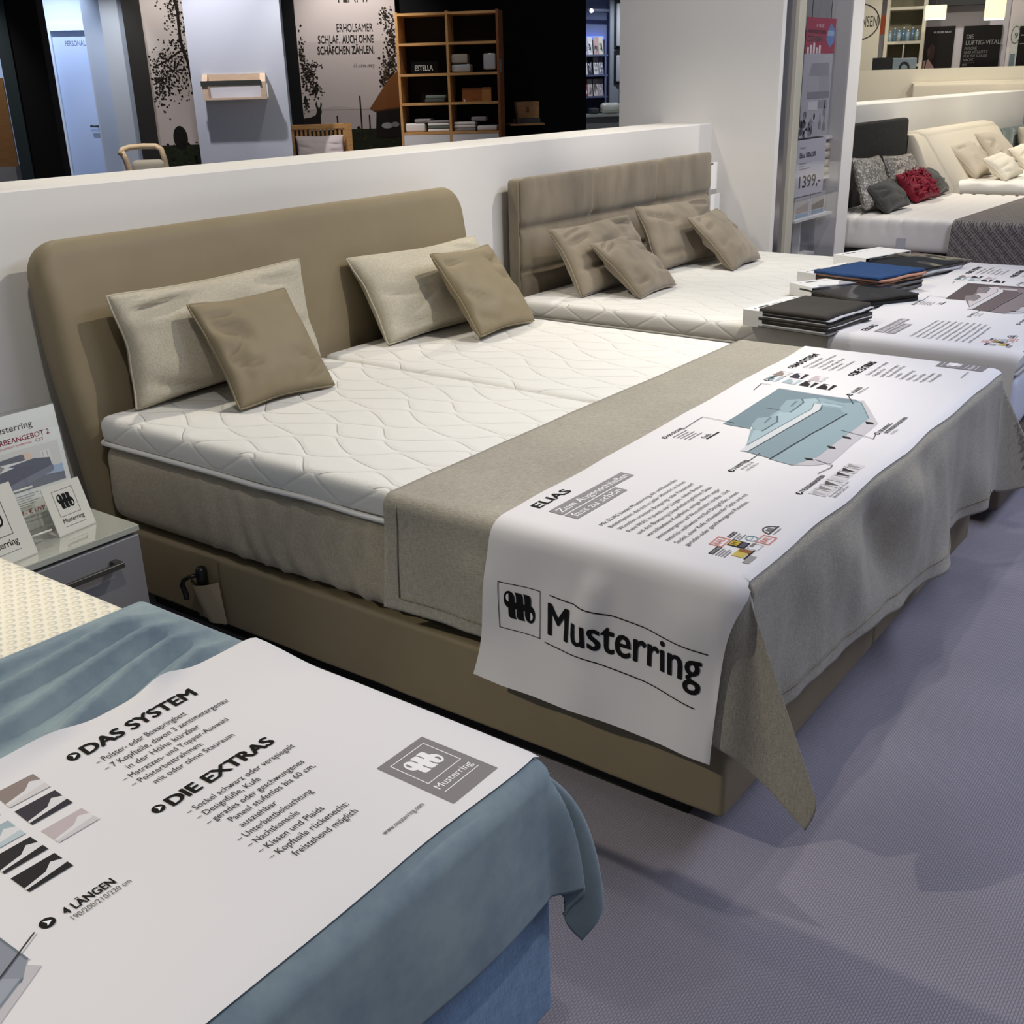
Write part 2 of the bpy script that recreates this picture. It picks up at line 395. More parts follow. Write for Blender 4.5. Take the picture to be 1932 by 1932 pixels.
def rbox(x0, x1, y0, y1, z0, z1, r, res=0.05, disp=None, bm=None):
    """rounded box with an even grid, displaced along its normal by disp(p, n)"""
    bm = bm or bmesh.new(); c = Vector(((x0+x1)/2, (y0+y1)/2, (z0+z1)/2)); hv = Vector(((x1-x0)/2, (y1-y0)/2, (z1-z0)/2))
    ax = [axis(hv[i], min(r, hv[i]*.98), res) for i in range(3)]
    cache = {}
    def vert(q):
        k = tuple(round(t, 5) for t in q)
        if k in cache: return cache[k]
        inn = Vector([max(-hv[i]+r, min(hv[i]-r, q[i])) for i in range(3)])
        d = Vector(q)-inn
        n = d.normalized() if d.length > 1e-9 else Vector((0, 0, 1))
        p = c+inn+n*r
        if disp: p = p+n*disp(p, n)
        cache[k] = bm.verts.new(p); return cache[k]
    for a in range(3):
        b_, c_ = (a+1) % 3, (a+2) % 3
        for s in (-1, 1):
            for i in range(len(ax[b_])-1):
                for j in range(len(ax[c_])-1):
                    q = []
                    for (ii, jj) in ((i, j), (i+1, j), (i+1, j+1), (i, j+1)):
                        p = [0, 0, 0]; p[a] = s*hv[a]; p[b_] = ax[b_][ii]; p[c_] = ax[c_][jj]; q.append(vert(p))
                    if len(set(q)) == 4: bm.faces.new(q if s > 0 else q[::-1])
    return bm
def prism(bm, pts, axis_, a0, a1, mi=0, M=None):
    """extrude a polygon given in the plane normal to axis_"""
    def P(p, a):
        return {'x': (a, p[0], p[1]), 'y': (p[0], a, p[1]), 'z': (p[0], p[1], a)}[axis_]
    b = bmesh.new()
    A = [b.verts.new(P(p, a0)) for p in pts]; Bv = [b.verts.new(P(p, a1)) for p in pts]
    b.faces.new(A); b.faces.new(Bv[::-1])
    for i in range(len(pts)):
        j = (i+1) % len(pts); b.faces.new((A[j], A[i], Bv[i], Bv[j]))
    bmesh.ops.recalc_face_normals(b, faces=b.faces[:])
    if M is not None: b.transform(M)
    add(bm, b, mi); return bm
def sm(a, b, x):
    t = max(0, min(1, (x-a)/(b-a))); return t*t*(3-2*t)
def nz(x, y, z=0.0): return noise.noise(Vector((x, y, z)))

# ------------------------------------------------------------------ printing (lettering and pictures laid on a surface)
_tx = {}
def text_geo(s, bold=0.0):
    k = (s, bold)
    if k in _tx: return _tx[k]
    cu_ = bpy.data.curves.new('t', 'FONT'); cu_.body = s; cu_.size = 1.0; cu_.resolution_u = 3; cu_.offset = bold; cu_.fill_mode = 'FRONT'
    ob = bpy.data.objects.new('t', cu_); COL.objects.link(ob)
    dg = bpy.context.evaluated_depsgraph_get(); dg.update()
    me = bpy.data.meshes.new_from_object(ob.evaluated_get(dg))
    v = [(q.co.x, q.co.y) for q in me.vertices]; me.calc_loop_triangles()
    f = [tuple(t.vertices) for t in me.loop_triangles]
    bpy.data.objects.remove(ob); bpy.data.curves.remove(cu_); bpy.data.meshes.remove(me)
    _tx[k] = (v, f); return v, f
_ink = {}
def ink(c):
    if c not in _ink: _ink[c] = mat('ink_'+c, c, 0.7, spec=0.25)
    return _ink[c]
CAP = 0.729   # cap height of the built-in font at size 1
class Art:
    def __init__(s): s.it = []
    def text(s, t, x, y, cap, col='15130f', bold=0.0, width=None, align='l', layer=3, wf=1.0, slant=0.0):
        if bold:
            k0 = cap/CAP*bold*1.15
            for q in (-1, 1): s.text(t, x+q*k0, y, cap, col, 0.0, width, align, layer, wf, slant)
            s.text(t, x, y+k0*.5, cap, col, 0.0, width, align, layer, wf, slant); s.text(t, x, y-k0*.5, cap, col, 0.0, width, align, layer, wf, slant)
        v, f = text_geo(t, 0.0)
        if not v: return
        k = cap/CAP; xs = [p[0] for p in v]; a, b = min(xs), max(xs)
        kx = width/(b-a) if width else k*wf
        o = {'l': 0, 'r': -(b-a)*kx, 'c': -(b-a)*kx/2}[align]
        s.it.append(([(x+o+(p[0]-a)*kx+slant*p[1]*k, y+p[1]*k) for p in v], f, col, layer))
    def poly(s, pts, col, layer=1):
        tri = tessellate_polygon([[Vector((p[0], p[1], 0)) for p in pts]])
        s.it.append((list(pts), [tuple(t) for t in tri], col, layer))
    def rect(s, x0, y0, x1, y1, col, layer=1): s.poly([(x0, y0), (x1, y0), (x1, y1), (x0, y1)], col, layer)
    def line(s, pts, w, col, layer=2):
        for (a, b) in zip(pts[:-1], pts[1:]):
            d = Vector((b[0]-a[0], b[1]-a[1])); 
            if d.length < 1e-6: continue
            d.normalize(); n = Vector((-d.y, d.x))*w/2; e = d*w/2
            s.poly([(a[0]-n.x-e.x, a[1]-n.y-e.y), (b[0]-n.x+e.x, b[1]-n.y+e.y), (b[0]+n.x+e.x, b[1]+n.y+e.y), (a[0]+n.x-e.x, a[1]+n.y-e.y)], col, layer)
    def ell(s, x, y, rx, ry, col, layer=1, n=20, a0=0, a1=2*pi):
        s.poly([(x+rx*math.cos(a0+(a1-a0)*i/n), y+ry*math.sin(a0+(a1-a0)*i/n)) for i in range(n)], col, layer)
    def ring(s, x, y, rx, ry, w, col, layer=2, n=28, a0=0, a1=2*pi):
        s.line([(x+rx*math.cos(a0+(a1-a0)*i/n), y+ry*math.sin(a0+(a1-a0)*i/n)) for i in range(n+1)], w, col, layer)
    def merge(s, o, dx=0, dy=0, kx=1, ky=None, xf=None):
        ky = kx if ky is None else ky
        for v, f, c, l in o.it: s.it.append(([xf(p) if xf else (p[0]*kx+dx, p[1]*ky+dy) for p in v], f, c, l))
    def emit(s, bm, fn, mats, maxe=None, step=0.00016):
        """fn(u, v, offset) -> 3D; mats: list that grows with one material per ink"""
        idx = {}
        for v, f, c, l in s.it:
            if c not in idx:
                m = ink(c)
                if m not in mats: mats.append(m)
                idx[c] = mats.index(m)
            off = 0.0003+step*l
            cache = {}
            def V(p):
                k = (round(p[0], 5), round(p[1], 5))
                if k not in cache: cache[k] = bm.verts.new(fn(p[0], p[1], off))
                return cache[k]
            st = [tuple(v[i] for i in t) for t in f]
            while st:
                t = st.pop()
                area_ = (t[1][0]-t[0][0])*(t[2][1]-t[0][1])-(t[1][1]-t[0][1])*(t[2][0]-t[0][0])
                if abs(area_) < 1e-12: continue
                if area_ < 0: t = (t[0], t[2], t[1])
                if maxe:
                    L_ = [math.dist(t[i], t[(i+1) % 3]) for i in range(3)]; i = max(range(3), key=lambda q: L_[q])
                    if L_[i] > maxe:
                        a, b, c2 = t[i], t[(i+1) % 3], t[(i+2) % 3]; m_ = ((a[0]+b[0])/2, (a[1]+b[1])/2)
                        st.append((a, m_, c2)); st.append((m_, b, c2)); continue
                try: bm.faces.new([V(p) for p in t]).material_index = idx[c]
                except ValueError: pass

def logo_art(col='0c0b0a', hole='e3e0df', frame=True, fw=0.016):
    """the maker's looped double-m mark inside its square, unit size"""
    a = Art()
    half = []
    for k in range(0, 15):
        th = math.radians(262-k*(262-20)/14); half.append((.255+.130*math.cos(th), .660+.190*math.sin(th)))
    half += [(.379, .70), (.379, .625), (.395, .612), (.412, .625), (.409, .74), (.400, .79), (.380, .838), (.500, .838), (.545, .822), (.566, .785), (.573, .74), (.573, .625), (.590, .612), (.607, .625),
             (.604, .74), (.595, .79), (.575, .838), (.690, .838), (.738, .820), (.757, .785), (.762, .74), (.760, .625)]
    full = half + [(.99-x, 1.096-y) for x, y in half]
    a.poly(full, col, 3)
    for s in (0, 1):
        h = [(.243, .79)] + [(.243-.062*math.sin(pi*i/10), .70+.085*math.cos(pi*i/10)) for i in range(1, 10)] + [(.243, .62)]
        a.poly([(x, y) if not s else (.99-x, 1.096-y) for x, y in h], hole, 4)
    if frame: a.line([(0, 0), (1, 0), (1, 1), (0, 1), (0, 0)], fw, col, 3)
    return a
LOGO = logo_art()

# ------------------------------------------------------------------ setting
fl = BX(-8, 26, -9, 24, -0.1, 0.0)
O('floor', fl, M_carpet, smooth=False, kind='structure', label='grey lilac ribbed carpet', cat='floor')
b = BX(-4.5, 4.45, 0.25, 0.585, 0, 1.289, bev=0.006)
O('wall_back', b, M_white, smooth=False, kind='structure', label='white half height partition behind the beds', cat='wall')
b = BX(5.62, 12.05, 0.25, 0.60, 0, 1.318, bev=0.006)
O('wall_right', b, M_white, smooth=False, kind='structure', label='white half height partition behind the far beds', cat='wall')
# pillar wall between the second bed and the far beds, its end holds a shallow showcase
pw = bmesh.new()
box(pw, 4.411, 4.46, -0.155, 0.885, 0, 3.2)
box(pw, 4.46, 5.66, 0.0, 0.885, 0, 3.2)
box(pw, 5.47, 5.66, -0.155, 0.0, 0, 3.2)
O('wall_pillar', pw, M_white, smooth=False, kind='structure', label='white pillar wall beside the second bed', cat='wall')
bk = BX(4.69, 5.47, -0.012, -0.002, 0, 3.2)
O('trim_1', bk, M_greypanel, smooth=False, kind='structure')
st = BX(4.462, 4.60, -0.150, -0.142, 0, 3.2)
O('trim_2', st, M_steel, smooth=False, kind='structure')
mu = BX(4.60, 4.69, -0.175, -0.01, 0, 3.2, bev=0.004)
O('trim_3', mu, mat('aluminium_profile', '#b5b1a2', 0.5), smooth=False, kind='structure')
gp = BX(4.695, 5.468, -0.153, -0.147, 0.02, 3.2)
O('window_1', gp, M_pane, smooth=False, kind='structure')

# ------------------------------------------------------------------ cushions
def cushion(name, w, h, t, M, m, label, cat='pillow', group=None, seed=0, pinch=.105, seam=True, wr=0.008, N=30, sag=0.15, seam_m=None):
    bm = bmesh.new(); us = [math.sin(pi/2*x)*.35+x*.65 for x in lsp(-1, 1, N)]
    rng = random.Random(seed); ox, oy = rng.random()*50, rng.random()*50
    creases = [(rng.choice((-1, 1)), rng.uniform(-.8, .8), rng.uniform(.12, .28), rng.uniform(-.6, .6)) for _ in range(7)]
    def pt(u, v, s):
        x = w/2*u*(1-pinch*(abs(u)**1.5)*(1-v*v)*(1+.3*nz(v*1.6+ox, u+oy)))
        z = h/2*v*(1-pinch*(abs(v)**1.5)*(1-u*u)*(1+.3*nz(u*1.6+oy, v+ox)))
        e = (1-u*u)*(1-v*v)
        th = t/2*(max(e, 0)**.40)*(1-sag*v); rc = 1-.045*(abs(u*v))**5; x *= rc; z *= rc
        d = nz(u*2.2+ox, v*2.2+oy)*wr*1.2*min(1, e*3)+nz(u*5+ox, v*5+oy, 3)*wr*.45*min(1, e*3)
        for (sd, pos, wd, sl) in creases:      # soft folds running in from the side seams
            q = abs(u-sd)
            if q < .75: d -= wr*2.3*math.exp(-((v-pos-sl*q)/(wd*.35))**2)*math.sin(pi*min(1, q/.75))*min(1, e*5)
        return Vector((x, s*(th+d) if e > 1e-6 else 0, z+h/2))
    P = {}
    for s in (-1, 1):
        for i, u in enumerate(us):
            for j, v in enumerate(us):
                edge = i in (0, N-1) or j in (0, N-1)
                k = (i, j, 0 if edge else s)
                if k not in P: P[k] = bm.verts.new(pt(u, v, s))
        g = lambda i, j: P[(i, j, 0)] if (i in (0, N-1) or j in (0, N-1)) else P[(i, j, s)]
        for i in range(N-1):
            for j in range(N-1):
                q = (g(i, j), g(i+1, j), g(i+1, j+1), g(i, j+1)); bm.faces.new(q if s < 0 else q[::-1])
    loop = [(u, -1) for u in us]+[(1, v) for v in us[1:]]+[(u, 1) for u in us[::-1][1:]]+[(-1, v) for v in us[::-1][1:]]
    root = bpy.data.objects.new(name, None); COL.objects.link(root); root.matrix_basis = M
    root['label'] = label; root['category'] = cat
    if group: root['group'] = group
    bm.transform(M); O('cover', bm, m, root)
    if seam:
        sb = bmesh.new(); tube(sb, [pt(u, v, 0) for u, v in loop], 0.0035, 6); sb.transform(M); O('seam', sb, seam_m or m, root)
    return root
def pose(x, y, yaw, lean, roll, w, h, z0):
    R_ = Matrix.Rotation(yaw, 4, 'Z') @ Matrix.Rotation(-lean, 4, 'X') @ Matrix.Rotation(roll, 4, 'Y')
    zs = [(R_ @ Vector(c)).z for c in ((-w/2, 0, 0), (w/2, 0, 0), (-w/2, 0, h), (w/2, 0, h))]
    return Matrix.Translation((x, y, z0-min(zs))) @ R_
def put(name, p, z0, t, m, label, **k):
    return cushion(name, p[5], p[6], t, pose(*p, z0), m, label, **k)

# ------------------------------------------------------------------ bedding helpers
def make_headboard_curved(parent, m):
    # leaning pad, rounded upper corners, soft face
    bm = bmesh.new()
    ZT = 1.150; RT = .052; RC = .105
    zs = [0.10, .2, .35, .5, .62, .75, .85, .93, 1.0, ZT-.105, ZT-.09, ZT-.075, ZT-.06]+[ZT-RT*(1-math.sin(pi/2*k/9)) for k in range(1, 9)]+[ZT-.0006]
    def yf(z): return .020+.035*sm(.45, .95, z)+.05*sm(.9, 1.2, z)
    def half(z):
        e = min(RC, max(0, z-(ZT-RC))); return RC-math.sqrt(max(0, RC*RC-e*e))
    def yb(z): return .125+.045*sm(.5, 1.05, z)
    rings = []
    for z in zs:
        ins = half(z)*.9; xl = -.040+ins+.052*(1-sm(.15, .85, z)); xr = 1.878-ins-.045*(1-sm(.15, .85, z))
        f, bb = yf(z), yb(z); e = max(0, (z-(ZT-RT))/RT); t_ = (bb-f)/2; mid = (f+bb)/2; hh = t_*math.sqrt(max(.0004, 1-e*e))
        f2 = mid-hh; b2 = mid+hh; r = min(.055, hh*.98)
        ring = []
        for k in range(7): a = pi/2*k/6; ring.append((xl+r-r*math.cos(a), f2+r-r*math.sin(a)))
        ring += [(x, f2) for x in lsp(xl+r, xr-r, 24)[1:-1]]
        for k in range(7): a = pi/2*k/6; ring.append((xr-r+r*math.sin(a), f2+r-r*math.cos(a)))
        ring += [(xr, b2-hh*.2), (xr-hh*.2, b2)] + [(x, b2) for x in lsp(xr-hh*.2, xl+hh*.2, 8)[1:-1]] + [(xl+hh*.2, b2), (xl, b2-hh*.2)]
        rings.append([bm.verts.new((x, y, z)) for x, y in ring])
    n = len(rings[0])
    for i in range(len(rings)-1):
        for k in range(n): bm.faces.new((rings[i][k], rings[i][(k+1) % n], rings[i+1][(k+1) % n], rings[i+1][k]))
    bm.faces.new(rings[-1]); bm.faces.new(rings[0][::-1])
    return O('headboard', bm, m, parent)

# ------------------------------------------------------------------ drape: a cloth laid over a mattress end
class Drape:
    def __init__(s, x0, x1, yf, top, r=0.035): s.x0, s.x1, s.yf, s.top, s.r = x0, x1, yf, top, r
    fl = lambda s, y: 0.03            # flare of the left hang (radians)
    fr = lambda s, y: 0.03
    ff = lambda s, x: 0.05            # flare of the foot hang
    tipL = (0.40, 262)                # extra tilt and compass direction of the corner flap
    curl = 0
    tipR = (0.55, 325); tipc = .5; tipw = .27
    kk = lambda s, th: math.exp(-((th-s.tipc)/s.tipw)**2)
    rip = lambda s, P, n, a: 0.0
    def P(s, x, y, off=0.0):
        a = max(0, s.x0-x); c = max(0, x-s.x1); b = max(0, s.yf-y); r = s.r+off; top = s.top+off
        def arc(q):
            if q < r*pi/2: return r*math.sin(q/r), r*(1-math.cos(q/r)), 0.0
            return r, r, q-r*pi/2
        if a == 0 and c == 0 and b == 0:
            p = Vector((x, y, top)); n = Vector((0, 0, 1)); return p+n*s.rip(p, n, 0)
        if b == 0 or (a == 0 and c == 0):
            if b == 0:
                q = a or c; sg = -1 if a else 1; al = s.fl(y) if a else s.fr(y); hd = Vector((sg, 0, 0)); base = Vector((s.x0 if a else s.x1, y, top))
            else: q = b; al = s.ff(x); hd = Vector((0, -1, 0)); base = Vector((x, s.yf, top))
        else:
            q = math.hypot(a or c, b); th = math.atan2(b, a or c)/(pi/2)      # 0 side .. 1 foot
            tl, td = s.tipL if a else s.tipR
            al0 = s.fl(s.yf) if a else s.fr(s.yf); al1 = s.ff(s.x0 if a else s.x1)
            k = s.kk(th)
            al = al0+(al1-al0)*th+tl*k
            if a: ang = 180+(td-180)*sm(0, .45, th)+(270-td)*sm(.66, 1, th)+30*math.exp(-((th-.83)/.09)**2)
            else: ang = 360+(td-360)*sm(0, .45, th)+(270-td)*sm(.72, 1, th)
            hd = Vector((math.cos(math.radians(ang)), math.sin(math.radians(ang)), 0)); base = Vector((s.x0 if a else s.x1, s.yf, top))
        calm = 1.0
        if (a or c) and b: calm = 1-math.sin(pi*th)**.5
        o, d, l = arc(q)
        if s.curl and l > 1e-6: al *= (1-math.exp(-l/s.curl))/(l/s.curl)
        o += l*math.sin(al); d += l*math.cos(al)
        p = base+hd*o-Vector((0, 0, d)); n = (hd*min(1, q/(r*1.57))+Vector((0, 0, max(0, 1-q/(r*1.57))))).normalized()
        return p+n*s.rip(p, n, q)*calm

# ------------------------------------------------------------------ the printed banner (design shared by the three beds)
def banner_art(pic=('77888f', '90a3a8', '9fb3b8', '82949a', 'c9cccc'), www=True):
    A = Art(); K = '17150f'
    A.text('ELIAS', .064, -1.562, .027, K, .022, width=.128)
    A.rect(.060, -1.625, .362, -1.588, '8f8b8b', 1); A.text('Zum Augenschließen', .070, -1.617, .021, 'f0eeee', .006, width=.284)
    A.rect(.060, -1.664, .266, -1.630, '8f8b8b', 1); A.text('fast zu schön', .070, -1.656, .021, 'f0eeee', .006, width=.188)
    par = ['Mit ELIAS bietet Musterring ein umfassendes', 'Bettensystem, das sich in jeder Hinsicht an Ihren', 'Wünschen orientiert: Boxspring- oder Polsterbett?', 'Freie Wahl: in jeweils vier Längen, sieben Breiten',
           'und drei Boxspring-Unterfederungshöhen. Dazu', 'verschiedene Kopfteile, einige davon sogar', 'zentimetergenau auf Wunschhöhe kürzbar. Und', 'natürlich wahlweise mit fünf Designfüßen, einem', 'Sockel, einer Kufe, schwebender Optik und mit', 'geraden oder geschwungenen Paneelen.']
    for i, t in enumerate(par): A.text(t, .058, -1.728-.0222*i, .0115, '403d3a', 0, width=.325 if i < 9 else .285)
    # award badges
    def badge(x, y, w, h, kind):
        if kind == 'ral': A.line([(x, y), (x+w, y), (x+w, y+h), (x, y+h), (x, y)], .003, 'd98a7c'); A.text('RAL', x+.006, y+.008, h*.55, 'd98a7c', .01, width=w-.012)
    badge(.092, -1.984, .040, .026, 'ral'); badge(.150, -2.058, .040, .028, 'ral')
    A.rect(.050, -1.987, .092, -1.976, '3a3736'); A.text('STIFTUNG', .053, -1.985, .006, 'c9c6c4', 0, width=.036)
    for i in range(4): A.rect(.050, -1.994-.006*i, .088-.006*(i % 2), -1.991-.006*i, '8b8886')
    A.rect(.066, -2.042, .104, -2.018, 'c9b25a'); A.rect(.090, -2.046, .106, -2.020, '8a5f3a', 2); A.line([(.064, -2.047), (.108, -2.047)], .004, '22201e')
    A.rect(.046, -2.064, .084, -2.050, '9a9794')
    A.rect(.106, -2.026, .136, -1.988, '23242a'); A.rect(.110, -2.008, .132, -1.990, 'c6a83f', 2); A.text('M', .114, -2.006, .013, '7a641c', .02, layer=3); A.rect(.110, -2.023, .132, -2.012, '53555e', 2)
    A.line([(.112, -2.052), (.140, -2.052), (.140, -2.030), (.112, -2.030), (.112, -2.052)], .0015, 'a5a2a0'); A.rect(.124, -2.036, .142, -2.029, '7c7976')
    A.rect(.140, -1.981, .172, -1.972, '3a3736'); A.text('Blauer Engel', .142, -1.979, .005, 'c9c6c4', 0, width=.028)
    for i in range(3): A.rect(.140, -1.989-.006*i, .170-.008*(i % 2), -1.986-.006*i, '8b8886')
    A.ring(.160, -2.018, .012, .012, .003, '8fa8b0'); A.line([(.154, -2.018), (.166, -2.018)], .002, '8fa8b0')
    A.ring(.223, -2.036, .021, .021, .003, '4a4846', a0=0, a1=pi); A.line([(.200, -2.036), (.248, -2.036)], .004, '4a4846'); A.rect(.214, -2.034, .232, -2.022, '7b7876'); A.rect(.205, -2.046, .240, -2.043, '8b8886')
    def bul(x, y, r=.011): A.ell(x, y, r, r, K, 2); A.poly([(x-.003, y-.006), (x+.006, y), (x-.003, y+.006), (x-.0005, y)], 'f0eeee', 3)
    # labels round the picture
    bul(.509, -1.803, .008); A.text('7 BREITEN', .522, -1.809, .012, K, .02, width=.072)
    A.text('90/100/120/140', .528, -1.824, .008, '77736f', 0, width=.062); A.text('160/180/200 cm', .528, -1.837, .008, '77736f', 0, width=.062)
    bul(.655, -1.543, .008); A.text('106 STOFFE', .668, -1.549, .012, K, .02, width=.084)
    for i in range(5): A.rect(.668, -1.563-.011*i, .742-.010*(i % 2), -1.559-.011*i, '8b8783')
    A.text('fab', .700, -1.634, .013, '55514d', .0, width=.045); A.rect(.700, -1.644, .770, -1.638, '33302c')
    bul(1.315, -1.530, .008); A.text('7 KOPFTEILE', 1.328, -1.537, .012, K, .02, width=.056)
    bul(1.297, -1.796, .0095); A.text('4 LÄNGEN', 1.318, -1.803, .015, K, .02, width=.068); A.text('190/200/210/220 cm', 1.318, -1.818, .0095, '66625e', 0, width=.080)
    bul(.972, -1.990, .008); A.text('3 BOXSPRING-', .985, -1.996, .012, K, .02, width=.095); A.text('UNTERFEDERUNGSHÖHEN', .985, -2.012, .012, K, .02, width=.165); A.text('12/16/20 cm', .985, -2.026, .009, '77736f', 0, width=.05)
    bul(.452, -1.996, .008); A.text('7 FUSSVARIANTEN', .464, -2.002, .012, K, .02, width=.125)
    for k_, c in enumerate(('b7b3b1', '8d8784', '5a5653', 'c7c3c0', '44403d', '33302d', 'a19c99')):
        x = .462+.036*k_; A.rect(x, -2.052, x+.032, -2.012, 'd2cfcd', 1); A.poly([(x+.003, -2.020), (x+.028, -2.014), (x+.020, -2.030), (x+.014, -2.048), (x+.009, -2.048)], c, 2)
    A.text('Boxspringfuß 15 cm', .470, -2.062, .007, '66625e', 0, width=.11); A.text('Bettfuß 20 cm', .470, -2.072, .007, '66625e', 0, width=.085)
    # bed picture
    h_, b_, t_, m_, e_ = pic
    A.poly([(0.642, -1.947), (0.623, -1.905), (1.091, -1.926), (1.243, -1.834), (1.255, -1.853), (1.059, -1.962), (0.684, -1.979)], 'bfbbbd', 1)
    A.poly([(1.246, -1.598), (1.251, -1.831), (1.228, -1.859), (1.187, -1.807), (1.16, -1.696), (1.045, -1.701), (0.965, -1.693), (0.886, -1.681), (0.836, -1.699), (0.838, -1.618)], h_, 2)
    A.poly([(0.656, -1.766), (0.639, -1.839), (0.633, -1.846), (0.62, -1.907), (0.713, -1.934), (1.09, -1.926), (1.231, -1.853), (1.2, -1.812), (1.226, -1.739), (1.13, -1.714), (1.038, -1.69), (0.83, -1.703), (0.723, -1.743)], b_, 3)
    A.poly([(0.657, -1.774), (0.639, -1.839), (1.098, -1.855), (1.137, -1.826), (1.131, -1.779), (1.094, -1.782)], m_, 4)
    A.poly([(0.653, -1.756), (0.657, -1.774), (1.097, -1.785), (1.153, -1.768), (1.152, -1.748), (1.09, -1.765), (0.70, -1.753)], e_, 5)
    A.poly([(0.70, -1.752), (0.823, -1.715), (1.028, -1.70), (1.175, -1.702), (1.21, -1.73), (1.175, -1.754), (1.150, -1.747), (1.09, -1.764)], t_, 6)
    A.poly([(1.175, -1.754), (1.169, -1.826), (1.142, -1.829), (1.143, -1.774)], t_, 6)
    for q in ([(1.054, -1.685), (1.143, -1.669), (1.177, -1.699), (1.143, -1.718), (1.032, -1.726), (1.02, -1.707)], [(0.864, -1.689), (0.935, -1.673), (0.977, -1.712), (0.927, -1.734), (0.832, -1.734), (0.834, -1.71)]): A.poly(q, b_, 7)
    A.line([(1.177, -1.700), (1.143, -1.719), (1.032, -1.727)], .005, '5d6d74', 8); A.line([(.977, -1.713), (.927, -1.735), (.832, -1.735)], .005, '5d6d74', 8)
    A.line([(1.143, -1.698), (1.09, -1.704)], .006, '6b7b82', 8); A.line([(.955, -1.703), (.905, -1.709)], .006, '6b7b82', 8)
    A.line([(.70, -1.752), (1.09, -1.764), (1.150, -1.747)], .0025, '6b7b82', 8); A.line([(1.210, -1.731), (1.175, -1.755)], .0025, '6b7b82', 8); A.line([(1.175, -1.756), (1.170, -1.828)], .0025, '6b7b82', 8)
    A.line([(1.246, -1.600), (1.251, -1.831)], .002, '66767d', 8); A.line([(1.231, -1.853), (1.09, -1.926)], .002, '77878d', 8)
    A.line([(0.634, -1.845), (0.85, -1.852), (1.095, -1.862)], .005, '3b4447', 8); A.line([(1.137, -1.776), (1.097, -1.788), (.657, -1.776)], .003, '4b5457', 8); A.line([(1.04, -1.652), (1.04, -1.690)], .003, '6b7a80', 8)
    for q in ([(1.056, -1.928), (1.059, -1.947), (1.044, -1.957), (1.036, -1.939)], [(0.9, -1.923), (0.9, -1.944), (0.886, -1.953), (0.883, -1.934)], [(0.803, -1.921), (0.803, -1.941), (0.79, -1.95), (0.787, -1.933)], [(0.687, -1.909), (0.691, -1.929), (0.681, -1.937), (0.675, -1.921)]): A.poly(q, '26221f', 5)
    for q in ([(1.195, -1.543), (1.265, -1.535), (1.268, -1.562)], [(0.747, -1.55), (0.869, -1.543), (0.861, -1.64)], [(0.584, -1.81), (0.658, -1.807)], [(1.202, -1.842), (1.278, -1.800)], [(0.946, -1.904), (0.932, -1.961), (0.922, -1.998), (0.959, -1.990)], [(0.687, -1.939), (0.668, -1.988), (0.649, -1.991), (0.595, -1.982)]): A.line(q, .0022, '3b3835', 9)
    # head-part thumbnails
    def thumb(x, y, w, h, wall, bed):
        A.rect(x, y, x+w, y+h, wall, 1); A.poly([(x, y), (x+w, y), (x+w, y+h*.55), (x+w*.78, y+h*.72), (x+w*.55, y+h*.42), (x, y+h*.25)], 'd9d7d6', 2)
        A.poly([(x, y), (x+w, y), (x+w, y+h*.30), (x, y+h*.14)], bed, 3)
    for (x, y, c, d) in ((1.389, -1.558, '8d8078', 'cfcac8'), (1.389, -1.611, '3f3a40', '37343a'), (1.389, -1.674, 'bdb0b1', 'c9c5c6'),
                         (1.314, -1.560, '93a3a7', 'a5b5b8'), (1.314, -1.620, '9fb0b5', 'b5c3c6'), (1.314, -1.673, '2e2b2c', '2b2829'), (1.314, -1.729, '2a2626', '272425')): thumb(x, y, .060, .042, c, d)
    # the two lists
    bul(1.508, -1.524, .0095); A.text('DAS SYSTEM', 1.524, -1.536, .025, K, .040, width=.198)
    for i, t in enumerate(['– Polster- oder Boxspringbett', '– 7 Kopfteile, davon 3 zentimetergenau', '   in der Höhe kürzbar', '– Matratzen- und Topper-Auswahl', '– Polsterbettrahmen:', '   mit oder ohne Stauraum']):
        A.text(t, 1.520+(.022 if t[0] == ' ' else 0), -1.566-.0210*i, .0125, '3a3734', 0, width=(.158, .222, .128, .188, .122, .142)[i])
    bul(1.508, -1.722, .0095); A.text('DIE EXTRAS', 1.524, -1.735, .025, K, .040, width=.182)
    for i, t in enumerate(['– Sockel schwarz oder verspiegelt', '– Designfüße, Kufe', '– gerades oder geschwungenes', '   Paneel stufenlos bis 60 cm,', '   ausziehbar', '– Unterbettbeleuchtung', '– Nachtkonsole', '– Kissen und Plaids', '– Kopfteile rückenecht:', '   freistehend möglich']):
        A.text(t, 1.524+(.022 if t[0] == ' ' else 0), -1.768-.0205*i, .0125, '3a3734', 0, width=(.192, .108, .172, .152, .062, .130, .086, .112, .138, .112)[i])
    A.rect(1.744, -2.047, 1.842, -1.905, '85807f', 1)
    A.merge(logo_art('efecec', '85807f', fw=.022), xf=lambda p: (1.758+p[0]*.071, -1.990+p[1]*.071))
    A.text('Musterring', 1.757, -2.012, .0135, 'efecec', .008, width=.073); A.line([(1.757, -2.021), (1.831, -2.021)], .0016, 'efecec', 3)
    if www: A.text('www.musterring.com', 1.642, -2.016, .0095, '55514e', 0, width=.078)
    return A
def hang_art():
    """big lettering on the part hanging down the side: u along the foot direction, v up"""
    A = Art()
    A.merge(LOGO, xf=lambda p: (1.540+p[0]*.105, .422+p[1]*.110))
    A.text('Musterring', 1.668, .440, .078, '0c0b0a', .014, width=.362)
    A.line([(1.672, .531), (1.78, .529), (1.90, .521), (2.042, .509)], .0026, '0c0b0a', 3); A.line([(1.660, .418), (1.78, .412), (1.90, .402), (2.022, .388)], .0026, '0c0b0a', 3)
    return A

